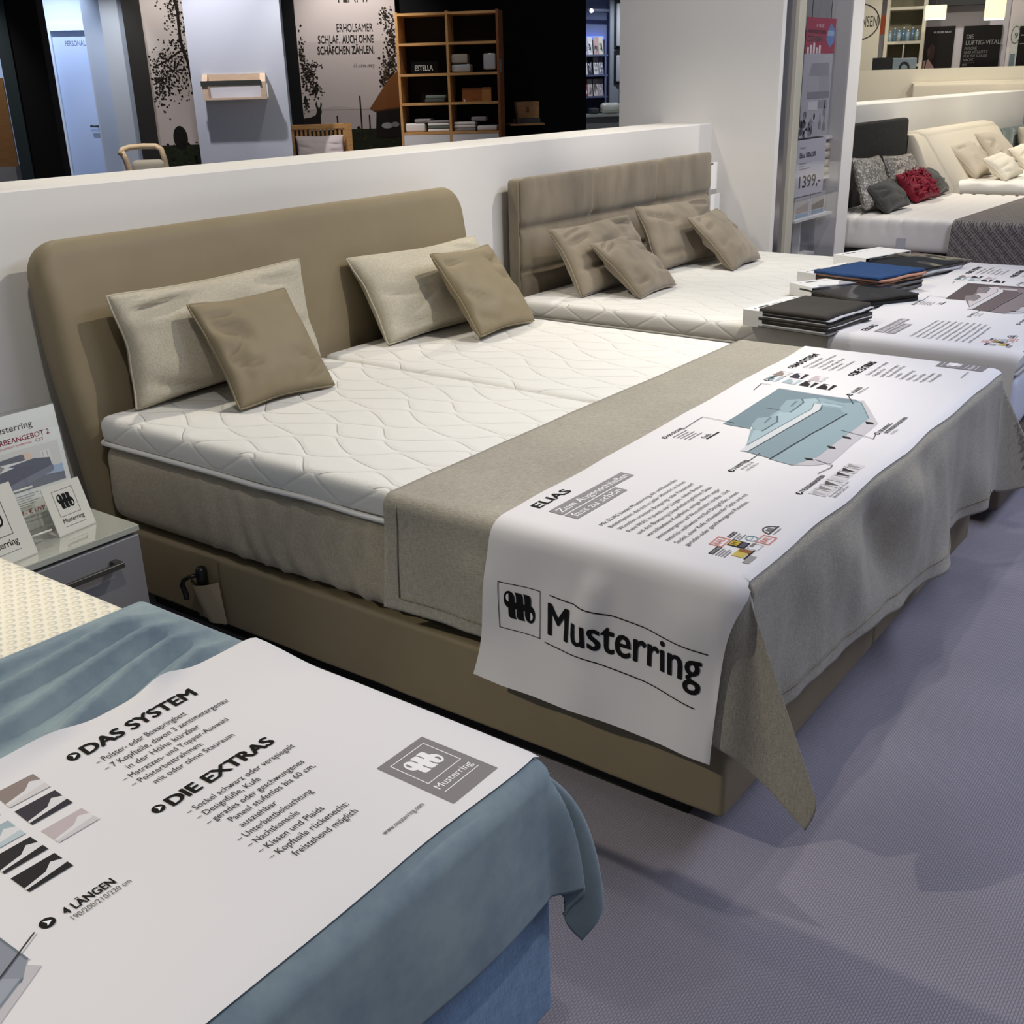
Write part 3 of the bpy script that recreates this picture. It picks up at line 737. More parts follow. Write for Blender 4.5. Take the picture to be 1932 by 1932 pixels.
# ------------------------------------------------------------------ bed in the middle
bed = T('bed', 'beige boxspring double bed with plain curved olive headboard in the middle', 'bed', (.9, -1.03, 0), 'show beds along the white partition')
make_headboard_curved(bed, M_olive)
pl = BX(.10, 1.70, -1.93, .0, 0, .105); O('plinth', pl, M_dark, bed, False)
def base_disp(p, n): return .002*nz(p.x*5, p.y*5, p.z*5)
for (xa, xb) in ((0, .897), (.903, 1.8)):
    O('base_box', rbox(xa, xb, -2.06, .015, .10, .312, .014, .09, base_disp), M_olive, bed)
def matt_disp(p, n):
    d = -.006*(sm(.33, .36, p.z)*0)
    d += .004*nz(p.x*4, p.y*4, p.z*4)
    if abs(n.z) < .6:
        h = (p.z-.327)/.243
        d += .010*math.sin(pi*max(0, min(1, h)))
        k = math.exp(-((p.y+.92)/.42)**2)
        fold = math.sin((p.y*1.0+.05*(1-h)*(1+nz(p.y*3, 8)))*2*pi/.095+4.5*nz(p.y*5.0, h*1.6))
        d += k*(.0135*fold*abs(fold))*(1-.5*h)*(.5+.9*abs(nz(p.y*7, 3)))
        d -= .007*math.exp(-((p.y+.055-.05*h)/.012)**2)
    return d
O('mattress', rbox(0.0, 1.8, -2.055, -.002, .327, .572, .045, .018, matt_disp), M_beige, bed)
def topper_disp(p, n): return .003*nz(p.x*3, p.y*3, p.z*3)+.0012*nz(p.x*11, p.y*11, p.z*9)
for (xa, xb) in ((-.008, .897), (.903, 1.808)):
    tp = O('topper', rbox(xa, xb, -2.05, -.012, .572, .657, .030, .03, topper_disp), M_top1, bed)
    pb = bmesh.new()
    for zz, rr in ((.578, .0075),):
        loop = []
        for (x, y) in ((xa, -.03), (xa, -2.03), (xa+.02, -2.05), (xb-.02, -2.05), (xb, -2.03), (xb, -.03), (xb-.02, -.012), (xa+.02, -.012), (xa, -.03)): loop.append((x, y))
        pts = []
        for (p, q) in zip(loop[:-1], loop[1:]):
            n_ = max(1, int(math.dist(p, q)/.06))
            for k in range(n_): x = p[0]+(q[0]-p[0])*k/n_; y = p[1]+(q[1]-p[1])*k/n_; pts.append((x, y, zz+.004*nz(x*4, y*5)))
        pts.append((*loop[-1], zz)); tube(pb, pts, rr, 8)
    O('piping', pb, M_piping, tp, label='bright white piping along the lower topper edge')
# side pocket, and the black remote tucked in it
pk = bmesh.new()
grid(pk, lambda u, v: Vector((-.004-.004*math.sin(pi*v), -.372-u*.118, .103+v*.205)), lsp(0, 1, 6), lsp(0, 1, 8), flip=True)
po = O('pocket_panel', pk, M_olive, bed)
pk = bmesh.new()
grid(pk, lambda u, v: Vector((-.010-.050*math.sin(pi*u)**.7*(.25+.75*v)+.004*math.sin(9*u+2*v), -.394-u*.104-.006*(1-v), .112+v*(.135-.006*math.sin(pi*u)))), lsp(0, 1, 14), lsp(0, 1, 10), flip=True)
O('pocket', pk, mat('pocket_cloth', (0.34, 0.285, 0.19), .8), po)
rm = T('bed_remote', 'black rounded bed remote with curled cord tucked in side pocket of the middle bed', 'remote', (-.03, -.44, .22))
b = bmesh.new(); R_ = .021
prof = [(0.0, .292), (.010, .291), (.017, .287), (.0205, .280), (.021, .268), (.0202, .262), (.021, .258), (.021, .225), (.012, .215), (0, .214)]
for i in range(len(prof)-1):
    for k in range(20):
        a0, a1 = 2*pi*k/20, 2*pi*(k+1)/20; q = []
        for (r_, z_), a_ in ((prof[i], a0), (prof[i], a1), (prof[i+1], a1), (prof[i+1], a0)): q.append(b.verts.new((-.027+r_*.80*math.cos(a_), -.442+r_*.80*math.sin(a_), z_-.004)))
        b.faces.new(q)
bmesh.ops.remove_doubles(b, verts=b.verts[:], dist=1e-5); bmesh.ops.recalc_face_normals(b, faces=b.faces[:])
O('body', b, M_blackp, rm)
b = bmesh.new(); tube(b, [(-.040, -.435, .262), (-.052, -.418, .258), (-.060, -.400, .246), (-.062, -.392, .230), (-.058, -.394, .212), (-.058, -.400, .196), (-.062, -.404, .186)], [.006, .0065, .007, .0075, .008, .0085, .0075], 12); O('grip', b, M_blackp, rm)

# ------------------------------------------------------------------ bed on the right (second)
DX = 2.17
bed2 = T('bed', 'white topped double bed with tufted taupe suede headboard beside the pillar wall', 'bed', (3.1, -1.02, 0), 'show beds along the white partition')
hb = bmesh.new()
def tuft(p, n):
    d = 0
    if n.y < -.6:
        u = (p.x-2.32)/1.88; v = p.z
        cx = min(abs(u-1/3), abs(u-2/3), abs(u), abs(u-1)); gz = min(abs(v-q) for q in (.30, .52, .72, .915))
        d += .016-.026*math.exp(-(cx*1.88/.024)**2)-.026*math.exp(-(gz/.024)**2)*(1-sm(.95, 1.0, v))+.005*nz(p.x*5, p.z*5)
    return d
rbox(2.32, 4.20, .131, .205, .06, 1.138, .022, .0125, tuft, hb)
O('headboard', hb, M_suede, bed2)
O('plinth', BX(2.32, 3.9, -1.93, .06, 0, .065), M_dark, bed2, False)
for (xa, xb) in ((2.19, 3.095), (3.105, 4.0)): O('base_box', rbox(xa, xb, -2.06, .09, .06, .312, .014, .1), mat('brown_leatherette', (.11, .085, .065), .6, spec=.4), bed2)
M_matt2 = mat('bluish_ticking', '#d5d8e2', .85, bump=.1, bs=200)
O('mattress', rbox(2.2, 4.0, -2.05, .09, .325, .555, .04, .06, lambda p, n: .004*math.sin(p.x*40)*(1 if abs(n.y) > .6 else 0)), M_matt2, bed2)
topper2_disp = topper_disp
tp = O('topper', rbox(2.19, 4.01, -2.05, .085, .555, .636, .030, .03, topper2_disp), M_top2, bed2)
pb = bmesh.new(); tube(pb, [(2.192, .06, .560), (2.192, -1.0, .558), (2.192, -2.03, .560), (2.21, -2.05, .560), (3.1, -2.052, .56), (3.99, -2.05, .56)], .006, 8); O('piping', pb, mat('grey_piping', '#b9b6ae', .7), tp)

# ------------------------------------------------------------------ bed in the foreground, left
bed0 = T('bed', 'blue upholstered double bed with dimpled foam top in the left foreground', 'bed', (-1.55, -1.03, 0), 'show beds along the white partition')
O('plinth', BX(-2.3, -.78, -1.93, .0, 0, .125), M_dark, bed0, False)
O('base_box', rbox(-2.43, -.622, -2.062, .0, .12, .36, .012, .1), M_blue, bed0)
O('mattress', rbox(-2.43, -.655, -2.05, .0, .362, .535, .03, .1), M_blue, bed0)
O('topper', rbox(-2.43, -.675, -2.04, .0, .535, .620, .028, .05), M_latex, bed0)
hb = rbox(-2.48, -.66, .03, .15, .1, 1.05, .04, .1); O('headboard', hb, M_blue, bed0)

# ------------------------------------------------------------------ cloths on the middle bed
D1 = Drape(-.010, 1.812, -2.062, .664)
D1.fl = lambda y: .035+.045*sm(-1.75, -2.06, y)+.012*math.sin(y*21)
def ff1(x):
    f = .0+.04*sm(.1, .3, x)+.05*math.exp(-((x-.35)/.14)**2)+.05*math.exp(-((x-.80)/.20)**2)+.13*math.exp(-((x-1.18)/.11)**2)
    return f-.05*sm(1.22, 1.34, x)*math.exp(-((x-1.4)/.1)**2)+.10*math.exp(-((x-1.62)/.08)**2)
D1.ff = ff1
D1.tipL = (.40, 262); D1.tipR = (.50, 318); D1.kk = lambda th: math.exp(-((th-.64)/(.21 if th < .64 else .12))**2)
def rip1(p, n, q):
    if q <= 0: return .0025*nz(p.x*3.1, p.y*3.1)+.0015*nz(p.x*9, p.y*7)
    k = sm(0.02, .16, q)
    d = .016*nz(p.x*5+p.z*3, p.y*4, p.z*4)*k+.009*nz(p.x*11, p.y*9, p.z*6)*k
    if p.y < -2.05 and p.x > -.02: d += .030*(math.exp(-((p.x-.42-(.66-p.z)*.5)/.09)**2)-math.exp(-((p.x-.62-(.66-p.z)*.55)/.07)**2)+.9*math.exp(-((p.x-.86-(.66-p.z)*.3)/.10)**2))*k*(1-sm(.2, .45, q))
    return d
D1.rip = rip1
th = bmesh.new()
def amax(y): return .305+.055*sm(-1.8, -2.06, y)
def bmax(x): return .385+.055*sm(.3, 1.2, x)-.03*sm(1.25, 1.4, x)
def th_pt(u, v):
    # u: -1..0 left hang, 0..1 top, 1..2 right hang ; v: 0..1 top, 1..2 foot hang
    yh = -1.195-.01*u
    y = yh+(D1.yf-yh)*min(v, 1); x = D1.x0+(D1.x1-D1.x0)*min(max(u, 0), 1)
    if u < 0: x = D1.x0+u*amax(y)
    if u > 1: x = D1.x1+(u-1)*.32
    if v > 1: y = D1.yf-(v-1)*bmax(min(max(x, 0), 1.8))
    return D1.P(x, y)
us = lsp(-1, 0, 44)[:-1]+lsp(0, 1, 110)+lsp(1, 2, 26)[1:]; vs = lsp(0, 1, 50)+lsp(1, 2, 54)[1:]
grid(th, th_pt, us, vs, flip=True)
blanket = O('throw_blanket', th, M_throw, label='beige woven throw across the foot of the middle bed', cat='blanket')
md = blanket.modifiers.new('thick', 'SOLIDIFY'); md.thickness = .002; md.offset = 0
hm = bmesh.new()   # stitched hem
hv = lambda u, v, off: th_pt(u, v)
def seam_line(bm, pts, r=.0016): tube(bm, pts, r, 5)
seam_line(hm, [D1.P(D1.x0+u*amax(-1.3), -1.235, .003) for u in lsp(-.9, -.15, 14)])
seam_line(hm, [D1.P(D1.x0-.9*amax(y), y, .003) for y in lsp(-1.235, -1.99, 30)])
seam_line(hm, [D1.P(x, D1.yf-.91*bmax(x), .003) for x in lsp(0.10, 1.72, 70)])
O('hem_stitching', hm, mat('throw_thread', (.27, .235, .17), .9), blanket)

def make_banner(D, name, label, dx, dy, x_left, x_right, ya, yb, art, hang, top_off=.004, seed=1, wrinkle=.003, extra=None, group='printed bed banners', slant=0):
    """cloth grid (material 0) plus the inks, one mesh"""
    def fn(x, y, off=0.0):
        o = top_off+off
        p = D.P(x, y, o)
        w = wrinkle*(nz(x*2.3+seed, y*2.3)+.5*nz(x*6+seed, y*5))+wrinkle
        over = max(0, D.x0-x)
        if extra: return p+extra(x, y, over, w)
        return p+Vector((0, 0, w))
    bm = bmesh.new(); mats = [M_print]
    nx = int((x_right-x_left)/.014); ny = int(abs(yb-ya)/.014)
    def gp_(u, v):
        x = x_left+(x_right-x_left)*u
        e0 = ya+.006*nz(x*4+seed, 1)-(slant*(1-max(0, x-D.x0)/1.8)-.055*(max(0, D.x0-x)/.4)**2 if slant else 0); e1 = yb+.006*nz(x*5+seed, 7)
        return fn(x, e0+(e1-e0)*v)
    grid(bm, gp_, lsp(0, 1, nx), lsp(0, 1, ny), flip=True)
    if art: 
        A2 = Art()
        for v, f, c, l in art.it:
            v2 = [(p[0]+dx, p[1]+dy) for p in v]
            if min(p[0] for p in v2) < x_right and max(p[0] for p in v2) > x_left: A2.it.append(([(max(x_left, min(x_right, p[0])), min(ya-.004, max(yb+.002, p[1]))) for p in v2], f, c, l))
        A2.emit(bm, lambda x, y, off: fn(x, y, off+.0005), mats, .02)
    if hang:
        # u = -y, v = height: find the cloth overhang that reaches that height
        def fh(u, v, off):
            over = D.top-v+.02
            return fn(D.x0-over, -u, off+.0008)
        hang.emit(bm, fh, mats, .012)
    return O(name, bm, mats, label=label, cat='banner', group=group)
ART = banner_art()
ART0 = banner_art(('8a8e98', '9a9ea8', 'aeb2ba', '8e929c', 'cfd0d2'))
def ex1(x, y, over, w):
    k = sm(.0, .10, over)
    out = k*(.008*nz(y*9, over*5+3)+.022*math.exp(-((y+1.78-.2*(over-.1))/.05)**2)*sm(.02, .12, over)*(1-sm(.16, .30, over)) - .012*math.exp(-((y+1.70)/.05)**2)*sm(.03, .1, over)*(1-sm(.14, .25, over)) +.004)
    return Vector((-max(out, k*.007), 0, w*(1-k)))
make_banner(D1, 'printed_banner', 'white printed banner with big black lettering hanging over side of the middle bed', 0, 0, -.412, 1.838, -1.448, -2.092, ART, hang_art(), seed=3, wrinkle=.0025, extra=ex1, slant=.066)

# ------------------------------------------------------------------ cloths on the foreground bed
D0 = Drape(-2.44, -.672, -2.055, .628)
D0.ff = lambda x: .06+.07*math.sin(x*7+1)**2
D0.fr = lambda y: .0+.06*sm(-1.9, -2.05, y)
D0.curl = .11; D0.tipR = (.80, 312)
D0.kk = lambda th: math.exp(-((th-.34)/.15)**2)+.6*math.exp(-((th-.74)/.11)**2)
def rip0(p, n, q):
    if q <= 0:
        # gathered soft folds between the foam and the banner, fanning out from the right edge
        t = (-.67-p.x); k = sm(-1.13, -1.19, p.y)*(1-sm(-1.41, -1.50, p.y))*(.25+.75*sm(.0, .10, t)); a = (p.y+1.50+.18*sm(.0, .5, t))/(0.55+.6*t)
        s = math.sin(a*52+1.6*nz(p.x*2.5, p.y*2.5)+.6)
        return .003*nz(p.x*3, p.y*3)+k*.030*(.5+.5*s)**2.2
    return .010*nz(p.x*3, p.y*3, p.z*3)*sm(.02, .2, q)
D0.rip = rip0
th = bmesh.new()
def th0(u, v):
    yh = -1.128+.06*(1-u)*(1)
    x = D0.x0+(D0.x1-D0.x0)*min(u, 1); 
    if u > 1: x = D0.x1+(u-1)*.27
    y = yh+(D0.yf-yh)*min(v, 1)
    if v > 1: y = D0.yf-(v-1)*.245
    return D0.P(x, y)
us = lsp(.25, 1, 120)+lsp(1, 2, 40)[1:]; vs = lsp(0, 1, 120)+lsp(1, 2, 50)[1:]
grid(th, th0, us, vs, flip=True)
bl0 = O('throw_blanket', th, M_velvet, label='petrol blue velvet throw across the foot of the foreground bed', cat='blanket')
md = bl0.modifiers.new('thick', 'SOLIDIFY'); md.thickness = .004; md.offset = -1
def ex0(x, y, over, w): return Vector((0, 0, w+.012*(1-sm(-1.47, -1.62, y))))
make_banner(D0, 'printed_banner', 'white printed banner with bold black lists on the blue velvet throw', -2.56, .008, -2.30, -.652, -1.455, -2.062, ART0, None, seed=9, wrinkle=.0028, extra=ex0)

# ------------------------------------------------------------------ banner on the right bed
D2 = Drape(2.185, 4.015, -2.055, .640)
D2.fl = lambda y: .05
ART2 = banner_art(('5e5353', '877c7b', 'c9bfbf', '6d6261', 'cfcaca'), False)
make_banner(D2, 'printed_banner', 'white printed banner with brown bed picture on the tufted headboard bed', 2.165, .045, 2.185-.30, 4.03, -1.40, -2.068, ART2, None, seed=14, wrinkle=.0055)

# ------------------------------------------------------------------ pillows near
put('pillow', (0.46, -0.085, -0.007, 0.175, -0.008, 0.781, 0.350), .658, .175, M_linen, 'large pale linen pillow against left half of the plain olive headboard', group='linen pillows on the middle bed', seed=3, wr=.010)
put('pillow', (0.423, -0.379, -0.069, 0.640, 0.014, 0.375, 0.369), .658, .115, M_olive, 'small olive pillow leaning on the left large linen pillow', group='olive pillows on the middle bed', seed=5, wr=.008)
put('pillow', (1.465, -0.168, -0.014, 0.560, 0.007, 0.757, 0.359), .658, .175, M_linen, 'large pale linen pillow at right end of the plain olive headboard', group='linen pillows on the middle bed', seed=12, wr=.010)
put('pillow', (1.524, -0.391, 0.136, 0.640, 0.054, 0.418, 0.367), .658, .115, M_olive, 'small olive pillow leaning on the right large linen pillow', group='olive pillows on the middle bed', seed=21, wr=.008)
put('pillow', (2.666, -0.195, -0.001, 0.553, 0.0, 0.698, 0.345), .637, .150, M_suede, 'large taupe suede pillow at left of the tufted headboard', group='taupe pillows on the right bed', seed=33, wr=.012)
put('pillow', (2.618, -0.427, 0.044, 0.860, -0.013, 0.373, 0.350), .637, .120, M_suede, 'small taupe suede pillow leaning on the left large taupe pillow', group='taupe pillows on the right bed', seed=41, wr=.012)
put('pillow', (3.405, -0.180, -0.05, 0.440, 0.009, 0.700, 0.345), .637, .140, M_suede, 'large taupe suede pillow at right of the tufted headboard', group='taupe pillows on the right bed', seed=52, wr=.012)
put('pillow', (3.491, -0.448, 0.054, 0.800, -0.023, 0.396, 0.365), .637, .120, M_suede, 'small taupe suede pillow leaning on the right large taupe pillow', group='taupe pillows on the right bed', seed=63, wr=.007)

# ------------------------------------------------------------------ nightstand and its signs
ns = T('nightstand', 'grey lacquered nightstand with glass top between the two nearest beds', 'nightstand', (-.455, -.28, 0))
O('body', BX(-.605, -.247, -.485, -.05, .03, .484, bev=.002), M_grey, ns, False)
O('glass_top', BX(-.650, -.237, -.502, -.045, .485, .502, bev=.0015), M_greytop, ns, False, label='glossy pale glass top plate')
O('plinth', BX(-.59, -.27, -.46, -.07, 0, .03), M_dark, ns, False)
for (za, zb) in ((.262, .476), (.045, .256)):
    dr = O('drawer_front', BX(-.608, -.242, -.502, -.485, za, zb, bev=.0015), M_grey, ns, False)
    zc = zb-.047
    h_ = bmesh.new(); box(h_, -.535, -.318, -.540, -.530, zc-.009, zc+.005, bev=.001); box(h_, -.337, -.318, -.532, -.502, zc-.009, zc+.005); box(h_, -.535, -.516, -.532, -.502, zc-.009, zc+.005)
    O('handle', h_, M_bronze, dr, False, label='flat anthracite bar handle')
def tilt_frame(x, y, z, lean, yaw=0): return Matrix.Translation((x, y, z)) @ Matrix.Rotation(yaw, 4, 'Z') @ Matrix.Rotation(-lean, 4, 'X')
# A4 offer in a clear slanted holder
Fm = tilt_frame(-.392, -.315, .503, .10)
sg = T('sign_holder', 'clear holder with printed offer sheet showing grey bed on the nightstand', 'sign', M=Fm)
bm = BX(-.108, .108, -.004, -.002, .003, .312, M=Fm); box(bm, -.108, .108, .002, .004, .003, .312, M=Fm); box(bm, -.108, .108, -.004, .055, .0, .003, M=Fm)
O('holder', bm, M_acryl, sg, False)
A = Art()
A.text('Musterring', -.075, .262, .017, '3d3a3a', .0, width=.112)
A.text('WERBEANGEBOT 2', -.088, .233, .0135, 'c2385a', .008, width=.165)
A.text('SCHNELLLIEFERZEIT: 14 ARBEITSTAGE', -.075, .222, .0045, 'd0607a', 0, width=.100); A.ring(.042, .225, .006, .004, .001, 'd0607a'); A.ring(.052, .225, .004, .003, .001, 'd0607a')
A.rect(-.100, .108, .092, .212, 'c9cbd2', 1); A.rect(-.100, .150, .092, .212, 'd8d6d2', 2); A.rect(-.100, .108, .092, .133, '7c808a', 2)
A.poly([(.03, .133), (.092, .128), (.092, .150), (.03, .150)], 'a9bcd2', 3); A.rect(.040, .162, .066, .195, 'e6e3dd', 3); A.line([(.046, .165), (.046, .192)], .002, 'b8b4ae', 4); A.line([(.058, .165), (.058, .192)], .002, 'b8b4ae', 4); A.ell(.0, .190, .016, .012, 'e3cdbb', 3)
A.poly([(-.100, .160), (-.100, .196), (-.010, .200), (-.004, .196), (-.004, .176)], '74757f', 4)
A.poly([(-.100, .172), (-.07, .186), (.03, .181), (.055, .176), (-.02, .166), (-.100, .160)], 'e8e6e4', 5)
A.poly([(-.100, .118), (-.100, .158), (-.085, .166), (-.035, .172), (-.05, .178), (.020, .182), (.062, .173), (.063, .152), (-.055, .128)], '6a6c7a', 6)
A.poly([(-.055, .112), (.065, .138), (.066, .154), (-.060, .130)], '858795', 7); A.poly([(-.100, .165), (-.075, .190), (-.06, .178), (-.08, .165)], '9c9a99', 7)
for i in range(6): A.rect(-.092, .098-.006*i, .010-.012*(i % 3), .0965-.006*i, '9a9794', 2)
A.text('2998.- € UVP', -.072, .048, .0115, 'c2385a', .006, width=.090); A.line([(-.09, .040), (.04, .040)], .0008, '9a9794')
A.line([(-.09, .028), (.07, .028)], .0008, '9a9794')
bm = bmesh.new(); mats = [M_paper]; box(bm, -.105, .105, -.0015, .0015, .006, .303, M=Fm)
A.emit(bm, lambda u, v, o: Fm @ Vector((u, -.0018-o*.5, v)), mats)
O('offer_sheet', bm, mats, sg, False)
# little frosted stands with the mark
def logo_stand(x, y, yaw, label, s=1.0):
    F2 = tilt_frame(x, y, .503, .33, yaw)
    r = T('logo_stand', label, 'sign', (x, y, .503), 'little logo stands on the nightstand', rz=yaw)
    bm = bmesh.new(); mats = [M_frost]
    box(bm, -.056*s, .056*s, -.001, .0015, .002, .128*s, M=F2)
    F3 = Matrix.Translation((x, y, .5025)) @ Matrix.Rotation(yaw, 4, 'Z'); 
    A = Art(); A.merge(logo_art('0c0b0a', 'd6d4c6', fw=.012), xf=lambda p: ((-.032+p[0]*.060)*s, (.046+p[1]*.066)*s)); A.text('Musterring', -.030*s, .028*s, .0120*s, '15130f', .002, width=.062*s); A.line([(-.028*s, .018*s), (.032*s, .018*s)], .0009, '55524c')
    A.emit(bm, lambda u, v, o: F2 @ Vector((u, -.0014-o*.5, v)), mats)
    O('plate', bm, mats, r, False)
    O('foot', BX(-.056*s, .056*s, .0, .045*s, 0, .0025, M=F3), M_frost, r, False)
logo_stand(-.350, -.405, .10, 'little frosted stand with black looped logo at right on the nightstand')
logo_stand(-.572, -.462, .10, 'little frosted stand with black looped logo at left front of the nightstand', 1.45)
ea = T('display_easel', 'clear acrylic easel with small cross pegs standing between the logo stands', 'easel', (-.452, -.40, .503))
bm = bmesh.new(); Fe = tilt_frame(-.452, -.385, .503, .25)
for xx in (-.026, .020): box(bm, xx, xx+.004, -.002, .002, 0, .17, M=Fe)
for xx in (-.026, .020): box(bm, xx, xx+.004, -.05, .05, 0, .004, M=Fe)
box(bm, -.028, .026, -.002, .002, .060, .064, M=Fe); O('frame', bm, M_acryl, ea, False)
for q in (((-.040, -.010, .135), (.028, -.010, .135)), ((-.036, -.030, .020), (.030, -.030, .020))):
    bm = bmesh.new(); cyl(bm, Fe @ Vector(q[0]), Fe @ Vector(q[1]), .003, 8); O('peg', bm, M_frost, ea)
# folder leaning in the gap behind the nightstand
bm = BX(-.232, -.226, -.30, -.12, .0, .36, M=Matrix.Translation((-.226, 0, 0)) @ Matrix.Rotation(.30, 4, 'Y') @ Matrix.Translation((.226, 0, 0)))
O('folder', bm, mat('folder_card', '#a79aa2', .7), None, False, 'pale pink folder leaning between nightstand and the middle bed', 'folder')

# ------------------------------------------------------------------ fabric sample binders on the right bed
def binder(x, y, yaw, w, l, sheets, label, foil=None, z=.641, sl=.10, st=.045, sh=None):
    r = T('sample_binder', label, 'sample binder', (x, y, z), 'fabric sample binders on the right bed', rz=yaw)
    Mx = Matrix.Translation((x, y, z)) @ Matrix.Rotation(yaw, 4, 'Z')
    hgt = sum(s[0] for s in sheets)
    bm = bmesh.new(); mats = [M_paper]
    sh = sh or max(hgt*.92, .03)
    box(bm, 0, w, -sl, 0, 0, .003, M=Mx); box(bm, 0, w, -sl, 0, sh-.003, sh, M=Mx); box(bm, 0, w, -.003, 0, .003, sh-.003, M=Mx); box(bm, 0, .003, -sl, -.003, .003, sh-.003, M=Mx); box(bm, w-.003, w, -sl, -.003, .003, sh-.003, M=Mx)
    A = Art(); A.rect(.06, -.040, .125, -.026, '4b4a4a'); A.rect(.15, -.038, .19, -.030, 'b9b7b4'); A.rect(.21, -.036, .225, -.030, 'b9b7b4'); A.ell(.03, -.034, .006, .006, '6d6b68'); A.ell(w-.03, -.034, .006, .006, '6d6b68')
    A.emit(bm, lambda u, v, o: Mx @ Vector((u, v, sh+o)), mats)
    O('sleeve', bm, mats, r, False, label='white card sleeve')
    zz = 0; rng = random.Random(int(x*100))
    for i, (t, m) in enumerate(sheets):
        dx = rng.uniform(-.006, .006); dy = rng.uniform(-.010, .008); bm = bmesh.new(); z0 = zz
        ph = rng.random()*6
        def top(u, v, s):
            sag = .006*math.sin(u*5+ph)*v+.004*nz(u*4, v*4, i)
            return Mx @ Vector((dx+.004+(w-.008)*u, -st-(l-st+dy)*v, z0+s*t*.96+.001+abs(sag)*(.3+.5*(i/len(sheets)))))
        N1, N2 = 14, 12
        Pt = grid(bm, lambda u, v: top(u, v, 1), lsp(0, 1, N1), lsp(0, 1, N2), flip=True); Pb = grid(bm, lambda u, v: top(u, v, 0), lsp(0, 1, N1), lsp(0, 1, N2))
        ring = [(a, 0) for a in range(N1)]+[(N1-1, b2) for b2 in range(1, N2)]+[(a, N2-1) for a in range(N1-2, -1, -1)]+[(0, b2) for b2 in range(N2-2, 0, -1)]
        for q in range(len(ring)):
            a, c = ring[q], ring[(q+1) % len(ring)]; bm.faces.new((Pt[a[0]][a[1]], Pt[c[0]][c[1]], Pb[c[0]][c[1]], Pb[a[0]][a[1]]))
        zz += t; O('swatch', bm, m, r)
    if foil:
        bm = bmesh.new(); grid(bm, lambda u, v: Mx @ Vector((.01+(w+.03)*u, -.05-(l-.02)*v, zz+.008+.016*math.sin(pi*u)*math.sin(pi*v)+.008*nz(u*4, v*4))), lsp(0, 1, 20), lsp(0, 1, 16)); O('foil', bm, M_foil, r)
SD = mat('dark_brown_swatch', (.040, .034, .027), .9, weave=(500, .2, .3)); SG = mat('grey_swatch', (.16, .155, .15), .9, weave=(500, .2, .3)); SW = mat('light_grey_swatch', (.55, .55, .56), .9)
SB = mat('navy_swatch', (.012, .055, .165), .85, weave=(260, .35, .6)); SP = mat('peach_swatch', (.52, .26, .17), .9); SK = mat('black_swatch', (.016, .016, .016), .9); SPAT = mat('tweed_swatch', (.22, .215, .205), .9, weave=(220, .5, .3))
binder(2.150, -1.055, -.14, .345, .36, [(.006, SG), (.008, SW), (.010, SD), (.004, SW), (.011, SD), (.004, SW), (.008, SK), (.004, SW), (.016, SD)], 'fabric sample binder with dark brown top swatch, nearest to camera on right bed', sl=.085, st=.07, sh=.062)
binder(2.830, -.955, -.52, .34, .42, [(.006, SW), (.012, SK), (.012, SD), (.008, SD)], 'fabric sample binder in clear foil behind the dark brown one', foil=True, sl=.15, st=.07, sh=.052)
binder(3.040, -.900, -.25, .36, .42, [(.012, SG), (.010, SK), (.010, SG), (.010, SK), (.008, SP), (.006, SK), (.010, SP), (.012, SB)], 'fabric sample binder topped with ribbed navy blue swatch', sl=.10, st=.085, sh=.066)
binder(3.610, -.850, -.30, .36, .48, [(.010, SPAT), (.010, SW), (.012, SPAT), (.010, SK)], 'fabric sample binder of grey tweed with foil, farthest on right bed', foil=True, sl=.19, st=.09, sh=.064)

# ------------------------------------------------------------------ things in the showcase end of the pillar wall
def flat_sign(name, label, x0, x1, z0, z1, y, col, art, cat='sign', th=.003, group=None):
    bm = bmesh.new(); mats = [ink(col)]; box(bm, x0, x1, y, y+th, z0, z1)
    art.emit(bm, lambda u, v, o: Vector((u, y-.0004-o, v)), mats)
    return O(name, bm, mats, None, False, label, cat, group)
A = Art(); A.text('14 TAGE', 5.02, 1.800, .020, 'e8d8dc', .0, width=.13); A.text('MEHRWERTSTEUER', 4.91, 1.765, .022, 'efe4e6', .006, width=.28); A.text('GESCHENKT', 4.91, 1.722, .032, 'efe4e6', .012, width=.25)
A.poly([(5.20, 1.76), (5.26, 1.83), (5.33, 1.79), (5.325, 1.72), (5.26, 1.69), (5.20, 1.73)], '6f8fc0', 1); A.rect(5.215, 1.755, 5.315, 1.785, 'a5bbd8', 2)
for i in range(5): A.rect(4.91+.045*i, 1.655, 4.94+.045*i, 1.69+.012*(i % 3), 'e6dcdc', 2)
sgn = T('hanging_poster', 'red sale poster hanging on two wires in the showcase', 'poster', (5.1, -.10, 1.75))
bm = bmesh.new(); mats = [ink('a8485a')]; box(bm, 4.885, 5.342, -.1, -.097, 1.657, 1.853); A.emit(bm, lambda u, v, o: Vector((u, -.1004-o, v)), mats); O('sheet', bm, mats, sgn, False)
for xx in (4.965, 5.262):
    bm = bmesh.new(); tube(bm, [(xx, -.098, 1.850), (xx-.004, -.098, 1.90), (xx+.03, -.098, 2.2), (xx+.03, -.098, 3.1)], .0025, 6); O('wire', bm, mat('wire', '#5c5a5c', .4, metal=.7), sgn)
A = Art()
A.poly([(4.97, 1.53), (5.0, 1.60), (5.27, 1.605), (5.285, 1.53)], '9c9aa0', 1); A.poly([(4.95, 1.44), (4.96, 1.53), (5.12, 1.53), (5.14, 1.44)], 'b3b1b6', 1); A.poly([(5.14, 1.44), (5.12, 1.53), (5.30, 1.53), (5.31, 1.44)], 'a9a7ac', 1)
